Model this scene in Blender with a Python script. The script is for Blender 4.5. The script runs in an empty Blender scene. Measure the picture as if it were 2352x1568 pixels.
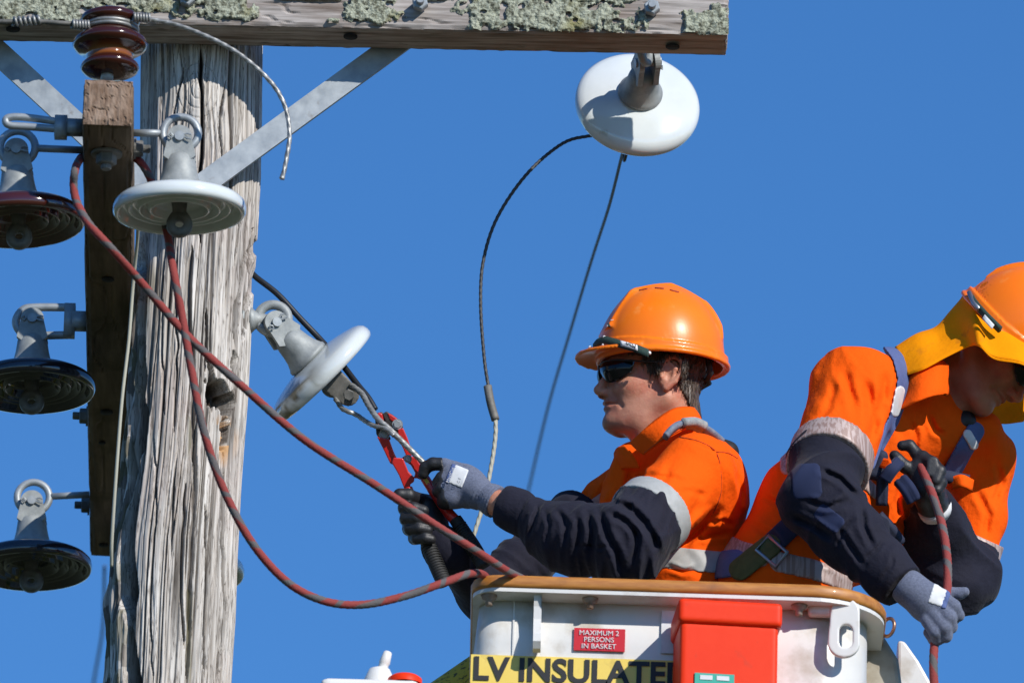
import bpy, bmesh, math, random
import numpy as np
from mathutils import Matrix, Vector
random.seed(7); rng = np.random.default_rng(11)
SC = bpy.context.scene
COL = SC.collection
# ------------------------------------------------------------------ camera
EL = math.radians(21.0); RO = math.radians(1.5); DIST = 20.0; FP = 23000.0
dv = np.array([0, math.cos(EL), math.sin(EL)]); u0 = np.array([0, -math.sin(EL), math.cos(EL)]); xv = np.array([1., 0, 0])
rv = math.cos(RO)*xv + math.sin(RO)*u0
uv = math.cos(RO)*u0 - math.sin(RO)*xv
CAM = np.array([0, -DIST*math.cos(EL), 1.6])
cd = bpy.data.cameras.new('camera'); cam = bpy.data.objects.new('camera', cd); COL.objects.link(cam)
cd.sensor_width = 36.0; cd.lens = FP/2352*36.0; cd.clip_start = 0.5; cd.clip_end = 9000
cam.matrix_world = Matrix(((rv[0], uv[0], -dv[0], CAM[0]), (rv[1], uv[1], -dv[1], CAM[1]), (rv[2], uv[2], -dv[2], CAM[2]), (0, 0, 0, 1)))
cd.dof.use_dof = True; cd.dof.focus_distance = 20.05; cd.dof.aperture_fstop = 7.5
SC.camera = cam
def ray(px, py): return dv + rv*(px-1176)/FP + uv*(784-py)/FP
def P(px, py, Y):
    k = ray(px, py); return CAM + k*((Y-CAM[1])/k[1])
def PZ(px, py, Z):
    k = ray(px, py); return CAM + k*((Z-CAM[2])/k[2])
def proj(p):
    q = np.asarray(p)-CAM; w = q@dv
    return 1176+FP*(q@rv)/w, 784-FP*(q@uv)/w
S = 1/1150.0     # metres per reference unit at the subject
# ------------------------------------------------------------------ light
SUN = np.array([.80, -1.0, .76]); SUN /= np.linalg.norm(SUN)
w = bpy.data.worlds.new('World'); SC.world = w; w.use_nodes = True
nt = w.node_tree; bg = nt.nodes['Background']
sky = nt.nodes.new('ShaderNodeTexSky'); sky.sky_type = 'NISHITA'; sky.sun_disc = False
sky.sun_elevation = math.asin(SUN[2]); sky.sun_rotation = math.atan2(SUN[0], SUN[1])
sky.air_density = 1.0; sky.dust_density = 0.0; sky.ozone_density = 10.0; sky.altitude = 0
hs = nt.nodes.new('ShaderNodeHueSaturation'); hs.inputs['Saturation'].default_value = 1.07; nt.links.new(sky.outputs[0], hs.inputs['Color'])
nt.links.new(hs.outputs[0], bg.inputs[0]); bg.inputs[1].default_value = 0.14
sl = bpy.data.lights.new('sun', 'SUN'); sl.energy = 4.7; sl.angle = math.radians(.53); sl.color = (1, .955, .89)
so = bpy.data.objects.new('sun', sl); COL.objects.link(so)
so.rotation_euler = Vector(SUN).to_track_quat('Z', 'Y').to_euler()
SC.view_settings.view_transform = 'Standard'; SC.view_settings.look = 'None'
SC.view_settings.exposure = 0.0; SC.view_settings.gamma = 1.0; SC.view_settings.use_curve_mapping = False
# ------------------------------------------------------------------ materials
def mat(name, col, rough=.6, metal=0., col2=None, nscale=20., nstretch=(1, 1, 1), bump=0., bscale=None, bdist=.002,
        coat=0., sheen=0., ramp=(.35, .65), detail=6., col3=None, n3=5., r3=(.55, .7), attr=None, acol=(0, 0, 0), sss=0., spec=.5, lines=None, bump2=None):
    m = bpy.data.materials.new(name); m.use_nodes = True
    n = m.node_tree.nodes; l = m.node_tree.links; b = n['Principled BSDF']
    b.inputs['Base Color'].default_value = (*col, 1); b.inputs['Roughness'].default_value = rough
    b.inputs['Metallic'].default_value = metal; b.inputs['Specular IOR Level'].default_value = spec
    if coat: b.inputs['Coat Weight'].default_value = coat; b.inputs['Coat Roughness'].default_value = .06
    if sheen: b.inputs['Sheen Weight'].default_value = sheen
    if sss:
        b.inputs['Subsurface Weight'].default_value = sss; b.inputs['Subsurface Radius'].default_value = (.012, .005, .003); b.inputs['Subsurface Scale'].default_value = .6
    tc = n.new('ShaderNodeTexCoord')
    def noise(scale, stretch, det=detail):
        mp = n.new('ShaderNodeMapping'); mp.inputs['Scale'].default_value = stretch
        l.new(tc.outputs['Object'], mp.inputs[0])
        t = n.new('ShaderNodeTexNoise'); t.inputs['Scale'].default_value = scale; t.inputs['Detail'].default_value = det; t.inputs['Roughness'].default_value = .6
        l.new(mp.outputs[0], t.inputs['Vector']); return t.outputs['Fac']
    out = None
    if col2 is not None:
        f = noise(nscale, nstretch); r = n.new('ShaderNodeValToRGB'); l.new(f, r.inputs[0])
        r.color_ramp.elements[0].position = ramp[0]; r.color_ramp.elements[0].color = (*col, 1)
        r.color_ramp.elements[1].position = ramp[1]; r.color_ramp.elements[1].color = (*col2, 1); out = r.outputs[0]
    if col3 is not None:
        f = noise(n3, (1, 1, 1)); r = n.new('ShaderNodeMapRange'); l.new(f, r.inputs[0]); r.inputs[1].default_value = r3[0]; r.inputs[2].default_value = r3[1]
        mx = n.new('ShaderNodeMix'); mx.data_type = 'RGBA'; l.new(r.outputs[0], mx.inputs[0])
        if out: l.new(out, mx.inputs[6])
        else: mx.inputs[6].default_value = (*col, 1)
        mx.inputs[7].default_value = (*col3, 1); out = mx.outputs[2]
    if lines:       # fine dark fibres: (scale, stretch, half width, colour, strength)
        f = noise(lines[0], lines[1], 3.); r = n.new('ShaderNodeValToRGB'); l.new(f, r.inputs[0]); e = r.color_ramp.elements
        e[0].position = .5-lines[2]; e[0].color = (0, 0, 0, 1); e[1].position = .5+lines[2]; e[1].color = (0, 0, 0, 1); k = e.new(.5); k.color = (lines[4],)*3+(1,)
        mx = n.new('ShaderNodeMix'); mx.data_type = 'RGBA'; l.new(r.outputs[0], mx.inputs[0])
        if out: l.new(out, mx.inputs[6])
        else: mx.inputs[6].default_value = (*col, 1)
        mx.inputs[7].default_value = (*lines[3], 1); out = mx.outputs[2]
    if attr:
        for an, ac in (attr if isinstance(attr, list) else [(attr, acol)]):
            a = n.new('ShaderNodeAttribute'); a.attribute_name = an
            mx = n.new('ShaderNodeMix'); mx.data_type = 'RGBA'; l.new(a.outputs['Fac'], mx.inputs[0])
            if out: l.new(out, mx.inputs[6])
            else: mx.inputs[6].default_value = (*col, 1)
            mx.inputs[7].default_value = (*ac, 1); out = mx.outputs[2]
    if out: l.new(out, b.inputs['Base Color'])
    if bump:
        f = noise(bscale or nscale, nstretch, 4.); bp = n.new('ShaderNodeBump'); bp.inputs['Strength'].default_value = bump; bp.inputs['Distance'].default_value = bdist
        l.new(f, bp.inputs['Height']); l.new(bp.outputs[0], b.inputs['Normal'])
        if bump2:
            f2 = noise(bump2[0], (1, 1, 1), 3.); b2 = n.new('ShaderNodeBump'); b2.inputs['Strength'].default_value = bump2[2]; b2.inputs['Distance'].default_value = bump2[1]
            l.new(f2, b2.inputs['Height']); l.new(b2.outputs[0], bp.inputs['Normal'])
    return m
M = {}
M['pole'] = mat('weathered_pole_wood', (.46, .415, .365), .85, col2=(.72, .685, .635), nscale=9, nstretch=(9, 9, .55), lines=(11, (13, 13, .5), .034, (.08, .06, .045), .8), bump=.6, bscale=12, bdist=.002, col3=(.50, .40, .36), n3=4, r3=(.52, .80), attr=[('crack', (.035, .025, .018)), ('rot', (.50, .27, .10)), ('moss', (.10, .095, .03))], spec=.2)
M['armwood'] = mat('weathered_arm_wood', (.15, .12, .10), .85, col2=(.45, .41, .38), nscale=9, nstretch=(.6, 9, 9), bump=.6, bdist=.002, col3=(.20, .13, .09), n3=3, r3=(.5, .7), spec=.2, ramp=(.3, .62))
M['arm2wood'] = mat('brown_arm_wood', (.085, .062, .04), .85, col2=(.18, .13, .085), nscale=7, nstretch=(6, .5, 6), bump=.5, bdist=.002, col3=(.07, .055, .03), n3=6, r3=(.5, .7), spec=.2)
M['endgrain'] = mat('end_grain_wood', (.16, .10, .065), .9, col2=(.33, .24, .18), nscale=30, nstretch=(2, 1, .7), bump=.8, bdist=.003, col3=(.07, .04, .025), n3=14, r3=(.56, .66), spec=.2)
M['lichen'] = mat('pale_green_lichen', (.10, .10, .07), .95, col2=(.42, .44, .34), nscale=110, ramp=(.36, .56), bump=1., bdist=.005, bscale=200, col3=(.26, .24, .10), n3=12, r3=(.55, .72), spec=.1)
M['galv'] = mat('galvanised_steel', (.27, .30, .32), .5, .35, col2=(.40, .43, .44), nscale=30, bump=.15, bdist=.001, col3=(.22, .20, .18), n3=25, r3=(.62, .75))
M['castiron'] = mat('cast_galvanised_iron', (.24, .26, .26), .6, .25, col2=(.36, .38, .37), nscale=40, bump=.35, bdist=.001, bscale=160)
M['rustpin'] = mat('dirty_steel', (.10, .10, .09), .7, .3, col2=(.22, .21, .19), nscale=30, bump=.3)
M['whiteglaze'] = mat('white_glazed_porcelain', (.62, .66, .65), .12, coat=.6, col2=(.70, .74, .73), nscale=8, col3=(.36, .35, .27), n3=22, r3=(.66, .80))
M['dirtyglaze'] = mat('stained_white_porcelain', (.62, .66, .65), .15, coat=.5, col2=(.66, .70, .69), nscale=8, attr='dirt', acol=(.16, .14, .08))
M['brownglaze'] = mat('brown_glazed_porcelain', (.045, .009, .006), .1, coat=1., col2=(.06, .012, .008), nscale=8)
M['spoolglaze'] = mat('amber_brown_glaze', (.04, .009, .005), .14, coat=.3, attr='amber', acol=(.22, .07, .015))
M['blackglaze'] = mat('dark_glazed_porcelain', (.010, .009, .016), .12, coat=.9, col2=(.018, .014, .02), nscale=10)
M['blackcable'] = mat('black_cable_sheath', (.012, .014, .018), .45, bump=.1)
M['greywire'] = mat('aluminium_strand', (.38, .38, .36), .45, .5, col2=(.22, .22, .21), nscale=60)
M['darkwire'] = mat('weathered_conductor', (.07, .07, .07), .6, .2, col2=(.04, .04, .04), nscale=80)
M['palewire'] = mat('pale_tail_wire', (.42, .41, .33), .6)
M['hole'] = mat('hole_shade_black', (.008, .007, .006), .9)  # near-black colour standing for the shade inside bolt holes
M['orange'] = mat('orange_work_cloth', (.92, .108, .004), .85, sheen=.0, col2=(.88, .098, .0035), nscale=6, bump=.35, bscale=500, bdist=.001, spec=.08, bump2=(38, .007, .5))
M['navy'] = mat('navy_work_cloth', (.010, .010, .020), .8, sheen=.06, col2=(.013, .013, .025), nscale=8, bump=.3, bscale=500, bdist=.0008, spec=.2, bump2=(34, .008, .5))
M['navyblue'] = mat('blue_patch_cloth', (.016, .024, .065), .8, sheen=.05, bump=.3, bscale=500, bdist=.0008, spec=.25)
M['tape'] = mat('silver_reflective_tape', (.34, .35, .34), .6, .0, col2=(.40, .41, .40), nscale=60, bump=.25, bscale=400, bdist=.001)
M['ribtape'] = mat('ribbed_reflective_tape', (.46, .36, .33), .5, .1, col2=(.30, .20, .17), nscale=60, nstretch=(3, 3, .05), ramp=(.45, .55), bump=.2)
M['skin'] = mat('sunlit_skin', (.47, .20, .12), .5, col2=(.57, .265, .17), nscale=14, sss=.2, bump=.35, bscale=240, bdist=.0012, bump2=(90, .0022, .4), col3=(.44, .13, .085), n3=26, r3=(.46, .72), spec=.32, attr=[('stubble', (.24, .12, .085)), ('lip', (.42, .13, .10))])
M['hair'] = mat('dark_brown_hair', (.035, .022, .014), .45, col2=(.12, .085, .055), nscale=60)
M['helmet'] = mat('orange_helmet_plastic', (.95, .18, .004), .33, coat=.1, col2=(.95, .21, .006), nscale=5, col3=(.95, .30, .06), n3=20, r3=(.60, .74), bump=.08, bscale=50, spec=.35)
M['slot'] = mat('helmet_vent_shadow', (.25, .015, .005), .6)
M['strap_green'] = mat('dark_green_elastic', (.018, .045, .035), .8, bump=.5, bscale=300)
M['white'] = mat('white_plastic', (.75, .75, .73), .5)
M['tagwhite'] = mat('white_cloth_tag', (.60, .61, .62), .7, col2=(.70, .71, .72), nscale=50)
M['black'] = mat('black_print', (.012, .012, .013), .55)
M['lens'] = mat('dark_sunglass_lens', (.004, .004, .005), .08, spec=.35)
M['glove'] = mat('blue_grey_knit', (.085, .10, .15), .85, sheen=.2, col2=(.14, .16, .23), nscale=260, bump=.5, bscale=420, bdist=.001)
M['glove_black'] = mat('black_nitrile_palm', (.012, .012, .014), .5, bump=.3, bscale=250, col2=(.02, .02, .022), nscale=20)
M['redtool'] = mat('red_tool_enamel', (.52, .018, .015), .35, coat=.3, col2=(.60, .025, .02), nscale=15, col3=(.14, .05, .04), n3=40, r3=(.62, .70))
M['jaw'] = mat('dark_forged_steel', (.045, .04, .038), .5, .6, col2=(.09, .08, .075), nscale=40, bump=.2)
M['rubber'] = mat('black_rubber_grip', (.014, .014, .014), .7, bump=.3)
M['bucket'] = mat('white_fibreglass', (.66, .65, .61), .35, coat=.2, col2=(.72, .71, .68), nscale=6, col3=(.42, .36, .27), n3=11, r3=(.53, .80), bump=.12, bscale=60)
M['rimpad'] = mat('tan_rim_padding', (.36, .13, .022), .5, col2=(.50, .21, .04), nscale=20, nstretch=(1, 4, 6), col3=(.25, .10, .03), n3=12, r3=(.58, .75), coat=.1)
M['stain'] = mat('rusty_bracket', (.22, .13, .08), .8, col2=(.40, .33, .27), nscale=40)
M['yellow'] = mat('yellow_label_vinyl', (.80, .58, .10), .45, col2=(.83, .62, .13), nscale=10, col3=(.60, .42, .08), n3=20, r3=(.62, .75))
M['signred'] = mat('red_sign_plastic', (.55, .012, .02), .4)
M['boxred'] = mat('orange_red_box_plastic', (.80, .034, .004), .5, col2=(.84, .042, .006), nscale=9, bump=.12, bscale=70, spec=.2, col3=(.62, .05, .02), n3=22, r3=(.62, .75))
M['shade_beige'] = mat('shaded_wall_beige', (.26, .22, .16), .6, col2=(.42, .38, .30), nscale=12, bump=.2)  # shade painted into the colour, for the basket's shaded right wall
M['seamcloth'] = mat('orange_seam_thread', (.45, .05, .004), .9)
M['teal'] = mat('teal_sticker', (.02, .36, .27), .5)
M['flap'] = mat('amber_neck_flap_cloth', (.92, .30, .0), .85, bump=.3, bscale=400, bdist=.001, col2=(.84, .26, .0), nscale=9, spec=.1, bump2=(30, .006, .4), col3=(.55, .17, .01), n3=16, r3=(.62, .78))
M['web_blue'] = mat('blue_harness_webbing', (.07, .11, .26), .8, bump=.6, bscale=160, nstretch=(1, 1, 4), bdist=.001, col2=(.09, .13, .30), nscale=100)
M['web_dark'] = mat('dark_harness_webbing', (.016, .022, .05), .8, bump=.4, bscale=200)
M['web_slate'] = mat('slate_blue_webbing', (.13, .16, .22), .8, bump=.6, bscale=200, col2=(.20, .23, .28), nscale=120)
M['web_green'] = mat('olive_harness_webbing', (.075, .085, .02), .8, bump=.5, bscale=200, col2=(.11, .11, .03), nscale=60)
M['web_grey'] = mat('grey_harness_webbing', (.20, .23, .25), .8, bump=.6, bscale=200, col2=(.34, .36, .34), nscale=120)
M['buckle'] = mat('steel_buckle', (.30, .32, .35), .35, .7)
M['ropered'] = mat('red_rope', (.34, .05, .04), .85, bump=.6, bscale=240)
M['boom'] = mat('yellow_boom_cover', (.60, .46, .04), .7, col2=(.08, .07, .02), nscale=60, nstretch=(1, 1, 3), ramp=(.55, .60), bump=.5)
M['copper'] = mat('copper_ring_metal', (.40, .22, .15), .35, .7)
M['ground'] = mat('grass_ground', (.035, .05, .018), .95, col2=(.07, .075, .03), nscale=.4)
# rope: red with grey flecks (helical)
def rope_mat():
    m = M['ropered']; n = m.node_tree.nodes; l = m.node_tree.links; b = n['Principled BSDF']
    a = n.new('ShaderNodeAttribute'); a.attribute_name = 'fleck'
    r = n.new('ShaderNodeValToRGB'); l.new(a.outputs['Fac'], r.inputs[0])
    r.color_ramp.elements[0].color = (.26, .042, .036, 1); r.color_ramp.elements[0].position = .60
    r.color_ramp.elements[1].color = (.11, .10, .10, 1); r.color_ramp.elements[1].position = .82
    l.new(r.outputs[0], b.inputs['Base Color'])
rope_mat()
# ------------------------------------------------------------------ objects
def link(name, me, m=None, parent=None, smooth=True, loc=None):
    me.name = name; o = bpy.data.objects.new(name, me); COL.objects.link(o)
    if m is not None: me.materials.append(M[m] if isinstance(m, str) else m)
    if smooth: me.polygons.foreach_set('use_smooth', [True]*len(me.polygons))
    if parent is not None: o.parent = parent
    return o
def tag(o, label=None, cat=None, group=None, kind=None):
    if label: o['label'] = label
    if cat: o['category'] = cat
    if group: o['group'] = group
    if kind: o['kind'] = kind
    return o
def root(name, loc, label, cat, group=None, mtx=None):
    o = bpy.data.objects.new(name, None); COL.objects.link(o); o.empty_display_size = .05
    if mtx is not None: o.matrix_world = mtx
    else: o.location = Vector(loc)
    return tag(o, label, cat, group)
def relink(o, r):        # parent a world-built mesh under r, keeping it in place; mesh data moved to local frame
    bpy.context.view_layer.update()
    mi = r.matrix_world.inverted(); o.data.transform(mi); o.parent = r; return o
def wobj(name, me, m, r, smooth=True):
    o = link(name, me, m, None, smooth)
    if r is not None:
        if r.type == 'EMPTY' or r.parent is None: mi = r.matrix_world.inverted()
        else: mi = Matrix.Identity(4)
        o.parent = r
        if r.parent is None:
            if r.type == 'EMPTY': me.transform(root_inv(r))
        else: me.transform(root_inv(r.parent))
    return o
def root_inv(r): return r.matrix_basis.inverted()
def mesh(v, f, attrs=None):
    me = bpy.data.meshes.new('m')
    v = np.asarray(v, dtype=np.float32); me.from_pydata(v.tolist(), [], f if isinstance(f, list) else f.tolist())
    if attrs:
        for k, a in attrs.items():
            at = me.attributes.new(k, 'FLOAT', 'POINT'); at.data.foreach_set('value', np.asarray(a, dtype=np.float32))
    me.validate(); me.update(); return me
class MB:
    def __init__(s): s.v = []; s.f = []; s.n = 0; s.a = []
    def add(s, v, f, a=0.):
        s.v.extend([tuple(map(float, q)) for q in v]); s.f.extend([[i+s.n for i in q] for q in f]); s.n += len(v)
        s.a.extend([a]*len(v) if np.isscalar(a) else list(a)); return s
    def mesh(s, attr=None): return mesh(s.v, s.f, {attr: s.a} if attr else None)
def nrm(a): a = np.asarray(a, float); return a/(np.linalg.norm(a)+1e-12)
def catmull(pts, n):
    pts = [np.asarray(p, float) for p in pts]
    if len(pts) == 2: return [pts[0]+(pts[1]-pts[0])*t for t in np.linspace(0, 1, n+1)]
    q = [2*pts[0]-pts[1]]+pts+[2*pts[-1]-pts[-2]]; out = []
    for i in range(1, len(q)-2):
        for k in range(n):
            t = k/n; a, b, c, d = q[i-1], q[i], q[i+1], q[i+2]
            out.append(.5*((2*b)+(-a+c)*t+(2*a-5*b+4*c-d)*t*t+(-a+3*b-3*c+d)*t**3))
    out.append(q[-2]); return out
def tube(mb, pts, r, seg=10, closed=False, a=None, flat=None, fn=None, cap=True):
    pts = [np.asarray(p, float) for p in pts]; n = len(pts); rr = [r]*n if np.isscalar(r) else list(np.interp(np.linspace(0, 1, n), np.linspace(0, 1, len(r)), r))
    T = []
    for i in range(n):
        if closed: t = pts[(i+1) % n]-pts[i-1]
        else: t = pts[min(i+1, n-1)]-pts[max(i-1, 0)]
        T.append(nrm(t))
    up = np.array([0, 0, 1.]) if abs(T[0][2]) < .9 else np.array([1., 0, 0])
    if flat is not None: up = np.asarray(flat, float)
    N = nrm(up-T[0]*(up@T[0])); V = []; A = []
    for i in range(n):
        N = nrm(N-T[i]*(N@T[i])); B = np.cross(T[i], N)
        for k in range(seg):
            th = 2*math.pi*k/seg; rad = rr[i]; d = N*math.cos(th)+B*math.sin(th)
            if fn: rad *= fn(i, th)
            V.append(pts[i]+d*rad); A.append(a(i, th) if a else 0.)
    F = []
    m = n if closed else n-1
    for i in range(m):
        for k in range(seg):
            F.append([i*seg+k, i*seg+(k+1) % seg, ((i+1) % n)*seg+(k+1) % seg, ((i+1) % n)*seg+k])
    if not closed and cap: F.append(list(range(seg))[::-1]); F.append([(n-1)*seg+k for k in range(seg)])
    return mb.add(V, F, A)
def box(mb, c, ax, half):   # oriented box; ax = 3 unit rows
    c = np.asarray(c, float); ax = np.asarray(ax, float); V = []
    for i in (-1, 1):
        for j in (-1, 1):
            for k in (-1, 1): V.append(c+ax[0]*half[0]*i+ax[1]*half[1]*j+ax[2]*half[2]*k)
    F = [[0, 1, 3, 2], [4, 6, 7, 5], [0, 4, 5, 1], [2, 3, 7, 6], [0, 2, 6, 4], [1, 5, 7, 3]]
    if np.linalg.det(ax) < 0: F = [f[::-1] for f in F]
    return mb.add(V, F)
I3 = np.eye(3)
def lathe(mb, prof, seg=48, o=(0, 0, 0), ax=I3, a=None):
    o = np.asarray(o, float); ax = np.asarray(ax, float); V = []; A = []
    for j, (r, z) in enumerate(prof):
        for k in range(seg):
            th = 2*math.pi*k/seg; V.append(o+ax[0]*r*math.cos(th)+ax[1]*r*math.sin(th)+ax[2]*z); A.append(a[j] if a else 0.)
    F = []
    for i in range(len(prof)-1):
        for k in range(seg): F.append([i*seg+k, (i+1)*seg+k, (i+1)*seg+(k+1) % seg, i*seg+(k+1) % seg])
    return mb.add(V, F, A)
def frame(z, hint=(0, 1, 0)):
    z = nrm(z); h = np.asarray(hint, float); y = nrm(h-z*(h@z)); x = np.cross(y, z); return np.array([x, y, z])
def prism(mb, poly, o, ax, t):   # polygon (2d in ax0,ax1) extruded +-t along ax2
    o = np.asarray(o, float); n = len(poly); V = [o+ax[0]*p[0]+ax[1]*p[1]-ax[2]*t for p in poly]+[o+ax[0]*p[0]+ax[1]*p[1]+ax[2]*t for p in poly]
    F = [list(range(n))[::-1], list(range(n, 2*n))]+[[i, (i+1) % n, n+(i+1) % n, n+i] for i in range(n)]
    return mb.add(V, F)
def hexbolt(mb, o, d, r, h, wr=0, sh=0):   # washer + hex nut + bolt end, pointing along d
    A = frame(d, (.3, .2, 1))
    if wr: lathe(mb, [(0, 0), (wr, 0), (wr, .004), (0, .004)], 20, o, A)
    lathe(mb, [(r, .004), (r, h), (r*.85, h+.002), (0, h+.002)], 6, o, A)
    if sh: lathe(mb, [(r*.5, h), (r*.5, h+sh), (r*.42, h+sh+.002), (0, h+sh+.002)], 12, o, A)
def net(rows, nu=8, nv=8, thick=.003):     # smooth sheet through a net of points, with thickness
    R = [catmull(r, nu) for r in rows]; m = len(R[0])
    Cc = [catmull([R[i][j] for i in range(len(R))], nv) for j in range(m)]; n = len(Cc[0])
    G = np.array(Cc)   # m x n x 3
    du = np.gradient(G, axis=0); dw = np.gradient(G, axis=1); N = np.cross(du, dw); N /= (np.linalg.norm(N, axis=2, keepdims=True)+1e-9)
    A = (G+N*thick/2).reshape(-1, 3); B = (G-N*thick/2).reshape(-1, 3); k = m*n
    F = []
    for i in range(m-1):
        for j in range(n-1):
            a, b, c, d = i*n+j, (i+1)*n+j, (i+1)*n+j+1, i*n+j+1
            F.append([a, b, c, d]); F.append([k+a, k+d, k+c, k+b])
    for i in range(m-1):
        for j in (0, n-1):
            a, b = i*n+j, (i+1)*n+j; F.append([a, k+a, k+b, b] if j == 0 else [a, b, k+b, k+a])
    for j in range(n-1):
        for i in (0, m-1):
            a, b = i*n+j, i*n+j+1; F.append([a, b, k+b, k+a] if i == 0 else [a, k+a, k+b, b])
    return mesh(np.vstack([A, B]), F)
def text_mesh(s, size, o, right, up, ext=.0006, align='LEFT', sx=1., off=0.):
    c = bpy.data.curves.new('t', 'FONT'); c.body = s; c.size = size; c.extrude = ext; c.align_x = align; c.offset = off; c.resolution_u = 4; c.space_line = .95
    ob = bpy.data.objects.new('t', c); COL.objects.link(ob); bpy.context.view_layer.update()
    me = bpy.data.meshes.new_from_object(ob.evaluated_get(bpy.context.evaluated_depsgraph_get()))
    bpy.data.objects.remove(ob); bpy.data.curves.remove(c)
    right = nrm(right); up = nrm(np.asarray(up)-right*(np.asarray(up)@right)); n = np.cross(right, up)
    me.transform(Matrix(((right[0]*sx, up[0], n[0], o[0]), (right[1]*sx, up[1], n[1], o[1]), (right[2]*sx, up[2], n[2], o[2]), (0, 0, 0, 1))))
    return me
# ------------------------------------------------------------------ noise and distance-field modelling
_perm = rng.permutation(4096).astype(np.int64); _val = rng.random(4096).astype(np.float32)
def vn(p, seed=0):
    p = np.asarray(p, np.float32); i = np.floor(p).astype(np.int64); f = p-i; f = f*f*(3-2*f)
    def h(dx, dy, dz):
        a = _perm[(i[..., 0]+dx+seed*17) & 4095]; b = _perm[(a+i[..., 1]+dy) & 4095]; return _val[_perm[(b+i[..., 2]+dz) & 4095]]
    x, y, z = f[..., 0], f[..., 1], f[..., 2]
    c00 = h(0, 0, 0)*(1-x)+h(1, 0, 0)*x; c10 = h(0, 1, 0)*(1-x)+h(1, 1, 0)*x
    c01 = h(0, 0, 1)*(1-x)+h(1, 0, 1)*x; c11 = h(0, 1, 1)*(1-x)+h(1, 1, 1)*x
    return (c00*(1-y)+c10*y)*(1-z)+(c01*(1-y)+c11*y)*z
def fbm(p, o=4, seed=0): 
    s = 0; a = .5; t = 0
    for k in range(o): s = s+a*vn(p*2**k, seed+k); t += a; a *= .5
    return s/t
def cap(a, b, ra, rb=None):
    a = np.asarray(a, np.float32); b = np.asarray(b, np.float32); rb = ra if rb is None else rb; ab = b-a; L = float(ab@ab)
    def f(p):
        t = np.clip(((p-a)@ab)/L, 0, 1); return np.linalg.norm(p-a-t[:, None]*ab, axis=1)-(ra+(rb-ra)*t)
    return f
def chain(pts, rs, k=.01):
    return U([cap(pts[i], pts[i+1], rs[i], rs[i+1]) for i in range(len(pts)-1)], k)
def ell(c, r, ax=I3):
    c = np.asarray(c, np.float32); r = np.asarray(r, np.float32); ax = np.asarray(ax, np.float32)
    def f(p):
        q = (p-c)@ax.T; k0 = np.linalg.norm(q/r, axis=1); k1 = np.linalg.norm(q/(r*r), axis=1)+1e-6; return k0*(k0-1)/k1
    return f
def rbox(c, h, ax=I3, r=.005):
    c = np.asarray(c, np.float32); h = np.asarray(h, np.float32)-r; ax = np.asarray(ax, np.float32)
    def f(p):
        q = np.abs((p-c)@ax.T)-h; return np.linalg.norm(np.maximum(q, 0), axis=1)+np.minimum(q.max(axis=1), 0)-r
    return f
def U(fs, k=.01):
    def f(p):
        d = fs[0](p)
        for g in fs[1:]:
            e = g(p)
            if k > 0: h = np.clip(.5+.5*(e-d)/k, 0, 1); d = e*(1-h)+d*h-k*h*(1-h)
            else: d = np.minimum(d, e)
        return d
    return f
def sub(f, g, k=.003):
    def r(p):
        a = f(p); b = -g(p); h = np.clip(.5-.5*(b-a)/k, 0, 1); return b*(1-h)+a*h+k*h*(1-h)
    return r
def inter(*fs):
    def r(p):
        d = fs[0](p)
        for g in fs[1:]: d = np.maximum(d, g(p))
        return d
    return r
def off(f, d): return lambda p: f(p)-d
def half(o, n):
    o = np.asarray(o, np.float32); n = nrm(n).astype(np.float32); return lambda p: (p-o)@n
def slab(o, n, w):
    o = np.asarray(o, np.float32); n = nrm(n).astype(np.float32); return lambda p: np.abs((p-o)@n)-w
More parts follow.
